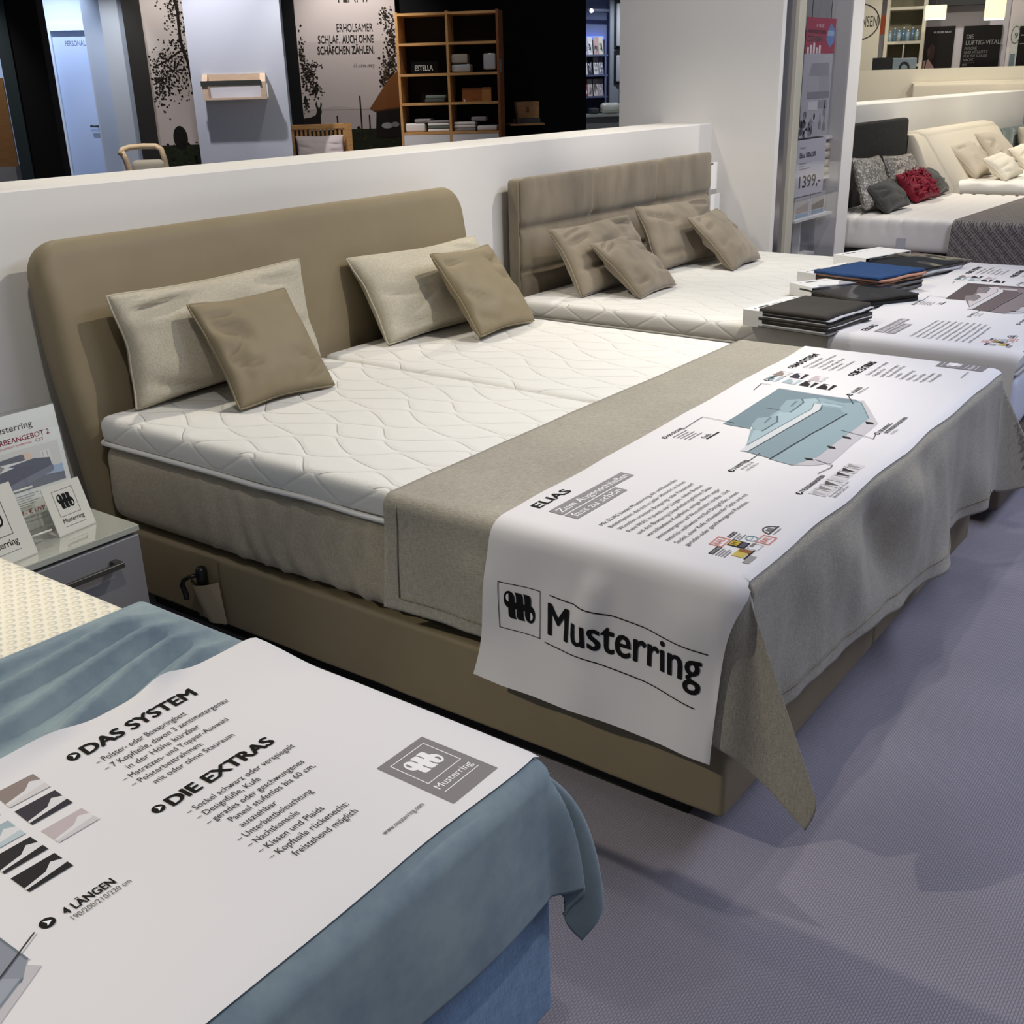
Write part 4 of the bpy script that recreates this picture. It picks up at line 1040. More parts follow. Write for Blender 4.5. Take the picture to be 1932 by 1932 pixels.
A.rect(4.96, 1.40, 5.31, 1.44, '8d8b92', 1); A.rect(4.98, 1.335, 5.13, 1.385, 'd5d4d8', 2); A.rect(5.15, 1.34, 5.29, 1.39, '9c9aa0', 2)
rg = random.Random(4)
for k in range(26):
    x = rg.uniform(4.89, 5.10); z = rg.uniform(1.195, 1.315); q = rg.choice(['6d6b72', '8d8b90', '55535a', 'c5c4c9']); A.ell(x, z, rg.uniform(.012, .03), rg.uniform(.01, .03), q, 2+k % 3, 8)
for (x, z) in ((5.19, 1.22), (5.25, 1.30), (5.26, 1.21)):
    A.poly([(x-.022, z), (x+.022, z), (x+.022, z+.03), (x+.006, z+.055), (x+.005, z+.09), (x-.005, z+.09), (x-.006, z+.055), (x-.022, z+.03)], '8a888e', 2)
flat_sign('hanging_poster', 'grey furniture collage poster below the red one in the showcase', 4.878, 5.328, 1.178, 1.655, -.1, 'b9b8be', A, 'poster')
A = Art(); A.text('Musterring', 4.862, 1.118, .016, '8d8a92', 0, width=.075); A.text('Elias 180x200', 4.858, 1.066, .032, '5b5860', .006, width=.25)
for i in range(3): A.rect(4.86, 1.035-.016*i, 5.03-.05*((i+1) % 3), 1.029-.016*i, '9a97a0')
A.text('1399,-', 4.875, .888, .074, '8a4a5c', .022, width=.34)
flat_sign('price_sign', 'white price card reading 1399 in the showcase', 4.815, 5.268, .838, 1.170, -.122, 'd3d2da', A)
lf = T('leaflet_rack', 'white rack of bed leaflets under the price card', 'rack', (5.1, -.09, .69))
O('tray', BX(4.82, 5.43, -.135, -.02, .685, .700), M_paper, lf, False)
for k, (xa, c1, c2) in enumerate(((4.85, '9a8f86', '7fa3bf'), (5.10, '6b5d50', '6f98b8'))):
    A = Art(); A.rect(xa+.02, .735, xa+.22, .815, c1, 1); A.poly([(xa+.02, .765), (xa+.22, .79), (xa+.22, .815), (xa+.02, .815)], 'b7b2ae', 2); A.rect(xa+.02, .707, xa+.22, .730, c2, 1)
    bm = bmesh.new(); mats = [ink('c9c8cc')]; box(bm, xa, xa+.24, -.115, -.10, .70, .835); A.emit(bm, lambda u, v, o: Vector((u, -.1154-o, v)), mats); O('leaflet', bm, mats, lf, False)
O('bracket', BX(5.09, 5.11, -.06, -.013, .40, .69), M_paper, lf, False)
for zz, lab in ((1.150, 'white bracket shelf behind the posters, upper one'), (.435, 'white bracket shelf behind the posters, lowest one')):
    O('display_shelf', BX(5.30 if zz > 1 else 4.82, 5.465 if zz > 1 else 5.30, -.085, -.014, zz, zz+.02), M_paper, None, False, lab, 'shelf', 'shelves in the showcase')
tw = T('towel_stack', 'stack of folded pale towels at right of the price card', 'towels', (5.40, -.05, .93))
for k in range(4): O('towel', rbox(5.31, 5.46, -.085, -.016, .93+.05*k, .975+.05*k, .016, .05), M_creamp, tw)
O('towel_shelf', BX(5.30, 5.465, -.085, -.014, .905, .925), M_paper, None, False, 'narrow white shelf carrying the folded towels', 'shelf', 'shelves in the showcase')
# papers hung beside the tufted headboard
tg = T('hanging_card', 'pair of pale cards hanging at right end of the tufted headboard', 'card', (4.27, .16, 1.0))
O('card', BX(4.226, 4.31, .150, .152, .93, 1.08), M_paper, tg, False); O('card', BX(4.24, 4.36, .153, .155, .60, .90), M_paper, tg, False)
bm = bmesh.new(); cyl(bm, (4.19, .151, 1.072), (4.25, .151, 1.072), .004, 8); O('peg', bm, M_blackp, tg)

# ------------------------------------------------------------------ far bed with charcoal headboard
bd = T('bed', 'white topped bed with plain charcoal headboard behind the pillar wall', 'bed', (6.7, -1.0, 0), 'show beds along the white partition')
O('headboard', rbox(5.80, 7.64, .115, .195, .06, 1.198, .03, .15), M_darkfab, bd)
O('base_box', rbox(5.82, 7.60, -2.05, .10, .04, .410, .02, .2), mat('black_fabric_base', (.008, .008, .008), .9), bd)
def rib(p, n):
    if n.z > .3 or (abs(n.x) > .6 and p.z > .53): return -.011*math.exp(-((((p.y*9.5) % 1)-.5)/.10)**2)
    return 0
O('mattress', rbox(5.80, 7.60, -2.05, .09, .410, .630, .045, .02, rib), mat('ribbed_ticking', '#e6e1da', .85), bd)
O('care_tag', BX(5.796, 5.799, -.52, -.46, .42, .50), mat('grey_tag', '#b9b9bd', .5), bd, False)
DD = Drape(5.79, 7.61, -2.06, .636, .045)
th = bmesh.new()
grid(th, lambda u, v: DD.P(5.79-.56+(2.38+.0)*u, -.80-.10*u-1.30*v, .002), lsp(0, 1, 80), lsp(0, 1, 40), flip=True)
O('throw_blanket', th, M_jacq, label='grey jacquard throw over the foot of the charcoal headboard bed', cat='blanket')
O('wall_bracket', BX(7.64, 7.70, .12, .2, .80, 1.06), M_darkfab, None, False, 'dark bracket panel beside the charcoal headboard', 'bracket')
G = 'cushions on the charcoal headboard bed'
put('pillow', (6.200, -.190, 0.0, .38, .03, .55, .38), .634, .14, M_silver, 'silver patterned pillow beside the pillar wall', group=G, seed=71)
put('pillow', (7.06, -.13, 0.0, .42, .03, .66, .34), .634, .14, M_silver, 'silver patterned pillow leaning on middle of the charcoal headboard', group=G, seed=72)
put('pillow', (6.200, -.330, -.06, .80, -.05, .464, .27), .634, .13, M_darkgrey, 'dark grey pillow left of the crimson one', group=G, seed=73)
put('pillow', (7.361, -.290, .024, .80, -.044, .395, .26), .634, .13, M_darkgrey, 'dark grey pillow right of the crimson one', group=G, seed=74)
cr_p = put('pillow', (6.930, -.310, -.1, .76, -.04, .458, .27), .634, .13, M_crimson, 'crimson satin pillow covered in ruffled petals', group=G, seed=75)
bm = bmesh.new(); rg = random.Random(5); MW = cr_p.matrix_basis
for k in range(120):
    u, v = rg.uniform(-.92, .92), rg.uniform(-.92, .92); e = (1-u*u)*(1-v*v); y = -.065*(e**.42)
    c = Vector((.229*u, y-.004, .135+.135*v)); a = rg.uniform(0, 6.28); s = rg.uniform(.016, .030)
    d1 = Vector((math.cos(a), -.25, math.sin(a)))*s; d2 = Vector((-math.sin(a), -.35, math.cos(a)))*s*.8
    q = [bm.verts.new(MW @ (c+p)) for p in (-d1*.6, -d2*.7+d1*.2, d1+Vector((0, -.012, 0)), d2*.7+d1*.2)]; bm.faces.new(q)
O('petals', bm, M_crimson, cr_p, False, kind='stuff')

# ------------------------------------------------------------------ far cream bed
cb = T('bed', 'cream fabric bed with slanted wing headboard behind the charcoal bed', 'bed', (8.75, -1.0, 0), 'show beds along the white partition')
bm = bmesh.new(); prism(bm, [(.17, .15), (.17, 1.085), (.06, 1.095), (-.02, 1.06), (-.30, .66), (-.32, .15)], 'x', 7.665, 9.83)
bmesh.ops.bevel(bm, geom=bm.edges[:], offset=.025, segments=3, affect='EDGES'); O('headboard', bm, M_creamfab, cb)
O('base_box', rbox(7.78, 9.72, -2.0, .05, .08, .60, .03, .2), M_creamfab, cb)
O('mattress', rbox(7.78, 9.70, -2.0, .05, .60, .70, .04, .04, lambda p, n: .006*math.sin(p.x*26)*math.sin(p.y*26) if n.z > .5 else 0), M_topper, cb)
G = 'cushions on the cream bed'
put('pillow', (8.373, -.36, -.047, .85, -.037, .601, .38), .702, .17, M_sandp, 'large sand pillow at left of the cream headboard', group=G, seed=81)
put('pillow', (8.181, -.62, -.075, .90, -.069, .507, .27), .702, .14, M_ivory, 'small ivory pillow in front of the left sand pillow', group=G, seed=82)
put('pillow', (9.20, -.34, -.066, .72, -.004, .603, .42), .702, .17, M_sandp, 'large sand pillow at right of the cream headboard', group=G, seed=83)
put('pillow', (9.40, -.50, -.05, .86, -.067, .502, .26), .702, .14, M_ivory, 'small ivory pillow in front of the right sand pillow', group=G, seed=84)
O('hanging_card', BX(9.90, 9.98, .2, .203, .86, 1.05), ink('b9b6ae'), None, False, 'pale card hanging at right of the cream headboard', 'card')

# ------------------------------------------------------------------ far bed at the right edge
tb = T('bed', 'teal velvet bed with channelled headboard at right edge of the view', 'bed', (11.5, -1.0, 0), 'show beds along the white partition')
O('headboard', rbox(10.57, 12.5, .11, .22, .1, .972, .05, .035, lambda p, n: .012*math.cos((p.x-10.57)*2*pi/.42) if n.y < -.5 else 0), mat('teal_velvet', (.085, .135, .130), .7, sheen=.6, var=.15, vs=5), tb)
O('base_box', rbox(10.6, 12.4, -2.0, .1, .1, .6, .03, .2), mat('teal_velvet', (.085, .135, .130)), tb)
O('mattress', rbox(10.6, 12.4, -2.0, .1, .6, .66, .03, .2), M_topper, tb)
put('pillow', (11.33, -.03, 0, .30, 0, .50, .33), .662, .14, M_sandp, 'sand pillow on the teal bed at right edge', seed=91)

# ================================================================== zone behind the partition, left
h2 = Vector((.695, .719, 0)).normalized(); e2 = Vector((h2.y, -h2.x, 0))
FL = Matrix(((e2.x, h2.x, 0, CAMP.x), (e2.y, h2.y, 0, CAMP.y), (0, 0, 1, 0), (0, 0, 0, 1)))     # local: across, away from camera, up
def FB(x0, x1, y0, y1, z0, z1, bev=0, M=FL): return BX(x0, x1, y0, y1, z0, z1, bev=bev, M=M)
def art_panel(name, F, x0, x1, z0, z1, d, th_, base, art, maxe=None, **k):
    bm = bmesh.new(); mats = [base]; box(bm, x0, x1, d, d+th_, z0, z1, M=F)
    art.emit(bm, lambda u, v, o: F @ Vector((u, d-.001-o*4, v)), mats, maxe)
    return O(name, bm, mats, None, False, **k)
spot('overhead_spot', FL @ Vector((.45, 13.2, 3.3)), FL @ Vector((.5, 14.2, 1.9)), 120, NEUT, 85, .8)
spot('overhead_spot', FL @ Vector((-1.7, 13.4, 3.3)), FL @ Vector((-1.7, 14.3, 1.6)), 75, NEUT, 85, .8)
spot('overhead_spot', FL @ Vector((-1.15, 11.3, 3.2)), FL @ Vector((-.7, 12.4, 1.3)), 140, (1.0, .94, 1.0), 80, .6)
spot('overhead_spot', FL @ Vector((-2.45, 13.3, 3.2)), FL @ Vector((-2.45, 14.7, 1.5)), 62, (.92, .96, 1.0), 50, .7)  # added to brighten the corridor wall strips
spot('overhead_spot', FL @ Vector((-3.2, 14.7, 3.2)), FL @ Vector((-3.1, 15.8, 1.2)), 155, (.66, .78, 1.0), 95, .6)
spot('overhead_spot', FL @ Vector((1.4, 12.4, 3.2)), FL @ Vector((1.6, 13.6, 1.3)), 19, NEUT, 75, .8)
spot('overhead_spot', FL @ Vector((-1.4, 8.9, 3.1)), FL @ Vector((-1.4, 9.8, 1.0)), 170, WARM, 75, .8)  # added light to lift the armchair's pale wood
spot('overhead_spot', FL @ Vector((5.1, 19.6, 3.2)), FL @ Vector((5.2, 20.8, 1.4)), 110, (.8, .87, 1.0), 90, .7)
spot('overhead_spot', FL @ Vector((-3.5, 11.4, 3.1)), FL @ Vector((-3.5, 12.6, 1.2)), 70, NEUT, 60, .7)  # added to brighten the tan cabinet front
spot('overhead_spot', FL @ Vector((0.0, 12.0, 3.1)), FL @ Vector((0.0, 12.8, 1.0)), 40, NEUT, 70, .8)
# walls of that zone
K = dict(kind='structure')
O('wall_far_left', FB(-4.6, -2.2, 15.9, 16.0, 0, 3.3), M_white2, smooth=False, **K)
O('wall_corridor', FB(-2.72, -2.50, 14.9, 15.9, 0, 3.3), M_white2, smooth=False, **K)
O('wall_corridor_2', FB(-2.44, -2.10, 14.5, 15.9, 0, 3.3), M_white2, smooth=False, **K)
O('wall_recess', FB(-2.50, -2.44, 15.2, 15.9, 0, 3.3), M_greypanel, smooth=False, **K)
O('wall_black_left', FB(-2.955, -2.655, 12.30, 12.6, 0, 3.3), M_black, smooth=False, **K)
O('wall_teal', FB(-3.075, -2.955, 12.28, 12.6, 0, 3.3), M_teal, smooth=False, **K)
O('wall_black_column', FB(-2.165, -1.965, 14.35, 14.6, 0, 3.3), mat('black_wall_paint2', (.02, .018, .016), .9), smooth=False, **K)
O('wall_panel_blue', FB(-1.285, -.325, 12.42, 12.55, 0, 3.3), mat('pale_blue_panel', '#bfc6cf', .7), smooth=False, **K)
O('wall_black_strip', FB(-.345, -.205, 14.1, 14.3, 0, 3.3), M_black, smooth=False, **K)
O('wall_black', FB(.97, 3.345, 14.4, 14.6, 0, 3.3), M_black, smooth=False, **K)
O('wall_black_return', FB(3.24, 3.345, 14.6, 17.0, 0, 3.3), M_black, smooth=False, **K)
O('wall_far', FB(3.0, 8.0, 21.4, 21.5, 0, 3.4), mat('far_blue_wall', '#8792b4', .8), smooth=False, **K)
O('wall_mural_left', FB(-1.96, -1.2, 14.42, 14.5, 0, 3.3), M_white, smooth=False, **K)
O('wall_mural', FB(-.21, .98, 14.28, 14.36, 0, 3.3), M_white, smooth=False, **K)
# door
dr = T('door_1', 'pale blue staff door lettered PERSONAL', 'door', (-3.08, 15.8, 0), M=FL, kind='structure')
bm = FB(-3.37, -3.285, 15.72, 15.9, 0, 2.41); box(bm, -2.86, -2.79, 15.72, 15.9, 0, 2.41, M=FL); box(bm, -3.285, -2.86, 15.72, 15.9, 2.30, 2.41, M=FL); O('door_frame', bm, mat('door_frame_paint', '#d4dae4', .6), dr, False)
A = Art(); A.text('PERSONAL', -3.14, 2.125, .062, '6f7688', 0, width=.25)
bm = bmesh.new(); mats = [mat('door_paint', '#bcc9e2', .6)]; box(bm, -3.285, -2.86, 15.80, 15.84, 0, 2.30, M=FL); A.emit(bm, lambda u, v, o: FL @ Vector((u, 15.799-o*4, v)), mats); O('door_leaf', bm, mats, dr, False)
bm = bmesh.new(); cyl(bm, FL @ Vector((-2.98, 15.74, 1.155)), FL @ Vector((-2.875, 15.74, 1.150)), .013, 10); cyl(bm, FL @ Vector((-2.885, 15.74, 1.15)), FL @ Vector((-2.885, 15.8, 1.15)), .011, 10); O('door_handle', bm, M_bronze, dr)
# wood panelled headboard at the very left
wp = T('cabinet', 'tan wooden cabinet front at far left behind the partition', 'cabinet', (-3.6, 12.7, 0), M=FL)
O('front', FB(-4.2, -3.17, 12.6, 12.64, .86, 1.72), mat_wood('tan_wood', '#8a6138', '#9a7046'), wp, False); O('body', FB(-4.2, -3.20, 12.60, 12.95, 0, .86), M_greypanel, wp, False)

# murals printed with trees, sheep and a hut
def blob(A, x, z, r, rg, col, layer):
    n = rg.randint(5, 8); a = rg.random()*6
    A.poly([(x+r*rg.uniform(.35, 1.25)*math.cos(a+6.283*i/n), z+r*rg.uniform(.35, 1.25)*math.sin(a+6.283*i/n)) for i in range(n)], col, layer)
def foliage(A, cx, cz, sx, sz, n, rg, cols, clip, rmin=.006, rmax=.019):
    for i in range(int(n*2.1)):
        x = rg.gauss(cx, sx); z = rg.gauss(cz, sz); r = rg.uniform(rmin, rmax)
        if clip[0]+r*1.3 < x < clip[1]-r*1.3 and clip[2] < z < clip[3]: blob(A, x, z, r, rg, rg.choice(cols), 2+i % 4)
rg = random.Random(11); TR = ['1c1410', '241b12', '120d0a', '2d2418', '191410']
A = Art(); cl = (-1.965, -1.205, .4, 3.2)
A.rect(-1.965, .4, -1.205, 2.0, 'c4b8b2', 0); A.rect(-1.965, .35, -1.205, .94, '1d2312', 1); A.rect(-1.965, 2.0, -1.205, 3.2, 'cfc5c0', 0)
A.line([(-1.62, 2.75), (-1.55, 2.45), (-1.56, 2.1), (-1.50, 1.85), (-1.48, 1.6), (-1.45, 1.2), (-1.44, .9)], .035, '1c1410', 2); A.line([(-1.90, 1.82), (-1.72, 1.90), (-1.60, 1.98), (-1.53, 2.0)], .018, '1c1410', 2)
foliage(A, -1.74, 1.76, .11, .15, 170, rg, TR, cl); foliage(A, -1.86, 1.60, .06, .10, 60, rg, TR, cl); foliage(A, -1.58, 1.95, .08, .16, 80, rg, TR, cl); foliage(A, -1.58, 2.5, .08, .16, 90, rg, TR, cl); foliage(A, -1.75, 2.75, .08, .12, 30, rg, TR, cl)
A.poly([(-1.70+.085*math.cos(t), 1.02+.14*math.sin(t)) for t in lsp(0, 6.0, 18)], '150f0b', 3)
for i in range(60): blob(A, rg.uniform(-1.94, -1.25), rg.uniform(.86, .97), .018, rg, rg.choice(['20260f', '2b3216', '171c0c']), 3)
for i in range(50): blob(A, rg.uniform(-1.94, -1.25), rg.uniform(.55, .9), .03, rg, rg.choice(['1a200e', '252c15', '12170a']), 2)
art_panel('mural_print', FL, -1.963, -1.202, .3, 3.25, 14.405, .012, ink('cbc0bb'), A, label='tall wall print of a tree and hay bale beside the black column', cat='wall print')
A = Art(); rg = random.Random(23); cl = (-.205, .975, .4, 3.2); K_ = '2a2622'
A.rect(-.205, .35, .975, 2.05, 'b7aca9', 0); A.poly([(-.205, 1.28), (.2, 1.33), (.5, 1.30), (.975, 1.34), (.975, 1.02), (-.205, 1.02)], 'aaa09e', 1); A.rect(-.205, .35, .975, 1.06, '1b2010', 2)
for i in range(90): blob(A, rg.uniform(-.18, .95), rg.uniform(.70, 1.08), .025, rg, rg.choice(['1a200e', '252c15', '12170a', '2a3018']), 3)
foliage(A, -.17, 1.90, .03, .12, 60, rg, TR, cl); foliage(A, -.10, 1.70, .05, .08, 70, rg, TR, cl); foliage(A, -.06, 1.52, .05, .05, 45, rg, TR, cl); foliage(A, -.02, 1.79, .04, .02, 14, rg, TR, cl, .008, .014); foliage(A, -.17, 1.36, .02, .05, 20, rg, TR, cl)
foliage(A, .93, 2.0, .05, .18, 130, rg, TR, cl); foliage(A, .88, 1.72, .05, .09, 90, rg, TR+['4a3a20', '5a4526'], cl); foliage(A, .80, 1.60, .03, .07, 40, rg, TR+['4a3a20'], cl); foliage(A, .85, 2.3, .04, .05, 25, rg, TR, cl, .006, .016)
A.poly([(.60, 1.29), (.85, 1.62), (.975, 1.72), (.975, 1.30), (.66, 1.265)], '6d4220', 6); A.poly([(.60, 1.29), (.66, 1.265), (.975, 1.30), (.975, 1.28), (.67, 1.25)], '40260f', 7); A.poly([(.68, 1.27), (.975, 1.30), (.975, .95), (.66, .95), (.66, 1.05)], '120e0b', 6)
A.ell(.80, 1.09, .07, .035, '8d8a92', 8, 12); A.ell(.90, 1.10, .05, .03, '77747c', 8, 12)
A.poly([(-.205, 1.10), (-.205, 1.20), (-.12, 1.21), (-.06, 1.235), (-.035, 1.29), (-.052, 1.36), (-.035, 1.40), (-.028, 1.34), (-.012, 1.31), (.002, 1.33), (.012, 1.385), (.028, 1.36), (.012, 1.30), (.02, 1.27), (.0, 1.23), (.0, 1.08), (-.205, 1.08)], '15100e', 7)
for x, z1 in ((.48, 1.44), (.58, 1.22), (.19, 1.22)): A.rect(x, .98, x+.018, z1, '1a1512', 7)
A.line([(-.2, 1.30), (.6, 1.28)], .003, '6d6462', 5)
A.text('TEAM7', .285, 2.475, .21, K_, 0, width=.41); A.text('ERHOLSAMER', .70, 2.160, .090, K_, 0, width=.425, align='r', layer=9)
A.text('SCHLAF.', .045, 2.035, .090, K_, 0, width=.255, layer=9); A.text('AUCH OHNE', .70, 2.035, .090, K_, .010, width=.370, align='r', layer=9); A.text('SCHÄFCHEN ZÄHLEN.', .70, 1.915, .090, K_, .010, width=.670, align='r', layer=9)
A.text("it's a tree story.", .695, 1.765, .042, '55504b', 0, width=.255, align='r', layer=9, slant=.25)
art_panel('mural_print', FL, -.203, .978, .3, 3.25, 14.265, .012, ink('c2b7b4'), A, label='large lettered wall print with mountain sheep and hut', cat='wall print')

# wall shelf on the pale blue panel
ws = T('wall_shelf', 'small birch wall shelf with dark front bar on the pale blue panel', 'shelf', (-.84, 12.3, 1.46), M=FL)
for xx in (-1.165, -.585):
    bm = bmesh.new(); prism(bm, [(12.20, 1.465), (12.42, 1.465), (12.42, 1.70), (12.34, 1.70), (12.20, 1.62)], 'x', xx, xx+.055, M=FL); O('side', bm, M_birch, ws, False)
O('back_rail', FB(-1.11, -.585, 12.40, 12.42, 1.605, 1.70), M_birch, ws, False); O('board', FB(-1.165, -.53, 12.20, 12.42, 1.452, 1.472), M_birch, ws, False); O('front_bar', FB(-1.175, -.575, 12.185, 12.20, 1.585, 1.635), mat('dark_rail', (.03, .035, .028), .6), ws, False, label='dark front bar')
O('price_tag', FB(-.525, -.512, 12.2, 12.205, 1.465, 1.60), M_paper, ws, False)
# armchair seen from behind
ac = T('armchair', 'pale wooden armchair with grey cushion just behind the partition', 'chair', (-1.45, 9.75, 0), M=FL)
bm = bmesh.new(); tube(bm, [FL @ Vector(p) for p in ((-1.63, 9.65, 1.08), (-1.615, 9.68, 1.115), (-1.56, 9.70, 1.13), (-1.45, 9.72, 1.135), (-1.35, 9.70, 1.132), (-1.31, 9.68, 1.11), (-1.295, 9.70, 1.03), (-1.27, 9.74, .70), (-1.26, 9.76, .40), (-1.25, 9.8, .0))], .023, 10); O('top_rail', bm, M_birch, ac)
bm = bmesh.new(); tube(bm, [FL @ Vector(p) for p in ((-1.62, 9.66, 1.10), (-1.60, 9.68, 1.04), (-1.575, 9.70, .90), (-1.56, 9.75, .45), (-1.55, 9.78, 0))], .024, 10); O('leg', bm, M_birch, ac)
for xx in (-1.60, -1.22):
    bm = bmesh.new(); tube(bm, [FL @ Vector(p) for p in ((xx, 9.25, .42), (xx, 9.22, 0))], .022, 8); O('leg', bm, M_birch, ac)
bm = rbox(-1.56, -1.29, 9.66, 9.76, .42, 1.03, .045, .1); bm.transform(FL); O('backrest', bm, mat('greige_upholstery', '#a8a39a', .9), ac)
bm = rbox(-1.62, -1.22, 9.2, 9.7, .36, .46, .04, .2); bm.transform(FL); O('seat', bm, mat('greige_upholstery', '#a8a39a'), ac)
# slatted wooden bed under the mural
wb = T('bed', 'oak bed with slatted headboard under the lettered wall print', 'bed', (0, 12.2, 0), M=FL)
O('top_rail', FB(-.35, .30, 13.05, 13.10, 1.11, 1.165, .006), M_oak, wb, False); O('low_rail', FB(-.35, .30, 13.06, 13.09, .78, .84), M_oak, wb, False)
O('post', FB(.25, .33, 13.03, 13.12, 0, 1.165), M_oak, wb, False); O('post', FB(-.43, -.35, 13.03, 13.12, 0, 1.165), M_oak, wb, False)
for k in range(13): O('slat', FB(-.335+.047*k, -.31+.047*k, 13.065, 13.085, .84, 1.11), M_oak, wb, False)
O('frame', FB(-.43, .33, 11.4, 13.03, .30, .52), M_oak, wb, False)
bm = rbox(-.41, .31, 11.42, 13.02, .52, .74, .05, .2); bm.transform(FL); O('mattress', bm, M_topper, wb)
WPM = FL @ Matrix.Translation((-.03, 12.93, .765)) @ Matrix.Rotation(-.25, 4, 'X')
cushion('pillow', .56, .30, .13, WPM, mat('pinkish_white_cotton', '#e3d6d2', .85), 'white pillow against the slatted oak headboard', seed=95, seam=False)
qb = bmesh.new(); mats = [mat('white_quilt', '#e6dfd8', .85)]
def qf(u, v, o=0): return FL @ Vector((-.31+.63*u, 12.72-.9*v, .79+.07*math.sin(pi*min(1, v*2.2))+.02*nz(u*5, v*5)+o))
grid(qb, qf, lsp(0, 1, 20), lsp(0, 1, 20))
A = Art(); rg = random.Random(3)
for k in range(14): blob(A, rg.uniform(.05, .95), rg.uniform(.05, .5), .05, rg, rg.choice(['5f6b35', '8a8a4a', '6a5a3a']), 2)
A.emit(qb, lambda u, v, o: qf(u, v, .006), mats)
O('quilt', qb, mats, label='white leaf printed quilt on the oak bed', cat='quilt')

# bookcase against the black wall
FBK = FL @ Matrix.Translation((1.575, 13.85, 0)) @ Matrix.Rotation(-math.radians(17), 4, 'Z')
bc = T('bookcase', 'open cherry wood bookcase against the black wall', 'bookcase', M=FBK)
def KB(*a, **k): return BX(*a, M=FBK, **k)
W2 = .605; tz = [1.003, 1.330, 1.652, 1.985, 2.305]
for xx in (-W2, -.014, W2-.028): O('side', KB(xx, xx+.028, -.19, .19, 0, 2.33), M_oakd if xx > 0 else M_oak, bc, False)
for i, z in enumerate(tz): 
    for s in (-1, 1): O('shelf', KB(-W2+.028 if s < 0 else .014, -.014 if s < 0 else W2-.028, -.19, .185, z-.014, z+.014), M_oak, bc, False)
O('back', KB(-W2+.02, W2-.02, .180, .19, .0, 2.32), mat('dark_back', (.012, .008, .006), .8), bc, False)
for s in (-1, 1): O('lower_door', KB(-W2+.03 if s < 0 else .016, -.016 if s < 0 else W2-.03, -.19, -.17, .12, .985), mat('white_glass_front', '#d9d6d4', .15), bc, False)
bm = bmesh.new(); mats = [mat('black_card', (.004, .004, .004), .9, spec=.1)]; box(bm, -.46, -.14, -.10, -.09, 1.667, 1.80, M=FBK)
A = Art(); A.text('ESTELLA', -.415, 1.70, .062, 'e8e6e4', .006, width=.215); A.emit(bm, lambda u, v, o: FBK @ Vector((u, -.1005-o*3, v)), mats); O('shop_sign', bm, mats, None, False, 'small black sign reading ESTELLA on the bookcase', 'sign')
def pack(x0, x1, z0, z1, m, label, y0=-.14, y1=.1, group='packed bedding in the bookcase', foil=False):
    r = T('bedding_pack', label, 'bedding pack', ((x0+x1)/2, -.03, z0), group, M=FBK)
    bm = rbox(x0, x1, y0, y1, z0, z1, min(.02, (z1-z0)*.35), .2); bm.transform(FBK); O('cloth', bm, m, r)
    if foil:
        bm = rbox(x0-.008, x1+.008, y0-.008, y1+.008, z0+.001, z1+.012, .02, .2); bm.transform(FBK); O('foil', bm, M_foil, r)
PK1 = mat('beige_bedding', '#c8baa0', .8); PK2 = mat('white_bedding', '#d9d4ce', .8); PK3 = mat('grey_bedding', '#8f8b8a', .8); PK4 = mat('sage_bedding', '#5c6a62', .8)
pack(.03, .22, 1.768, 1.868, PK1, 'beige packed bedding, upper of two at left on second shelf', foil=True); pack(.03, .25, 1.670, 1.755, PK2, 'white packed bedding, lower of two at left on second shelf', foil=True)
pack(.41, .555, 1.690, 1.865, PK2, 'white packed bedding standing alone at right on second shelf', foil=True)
pack(-.30, -.06, 1.385, 1.425, PK4, 'sage folded bedding, upper of two on the left third shelf'); pack(-.31, -.07, 1.346, 1.384, mat('dark_sage', '#39443e', .8), 'dark green folded bedding, lower of two on the left third shelf')
bx = T('wooden_box', 'shallow cherry wood tray box standing on right third shelf', 'box', (.3, 0, 1.346), M=FBK)
O('board', KB(.13, .37, -.06, -.04, 1.346, 1.495), mat_wood('orange_wood', '#8f5423', '#a5652f'), bx, False); O('end', KB(.37, .48, -.06, -.04, 1.346, 1.50), mat_wood('warm_wood', '#b57a40', '#c48a4e'), bx, False); O('tag', KB(.145, .165, -.064, -.06, 1.34, 1.37), M_paper, bx, False)
pack(-.57, -.32, 1.018, 1.115, PK2, 'pale thick folded quilt at left on the lowest open shelf'); pack(-.45, -.25, 1.117, 1.165, PK3, 'grey cloth slumped on top of the pale folded quilt')
for k, m in enumerate((PK2, PK4, PK2, PK3)): pack(-.29, -.03, 1.018+.032*k, 1.047+.032*k, m, ('white', 'sage', 'cream white', 'grey')[k]+' folded sheet, '+('lowest', 'second', 'third', 'topmost')[k]+' in small pile beside the thick quilt')
for k, m in enumerate((PK3, PK2, PK2)): pack(.03, .29, 1.018+.035*k, 1.050+.035*k, m, ('grey folded sheet at bottom', 'white folded sheet in middle', 'white folded sheet on top')[k]+' of right pile on lowest open shelf')
pack(.31, .55, 1.018, 1.075, PK2, 'white flat packed sheets at right end of lowest open shelf'); pack(.24, .42, 1.125, 1.175, PK3, 'dark grey cloth lying on the right pile of sheets')
bm = KB(W2+.001, W2+.004, -.17, -.05, 1.66, 1.80); O('notice', bm, ink('8f9096'), bc, False)
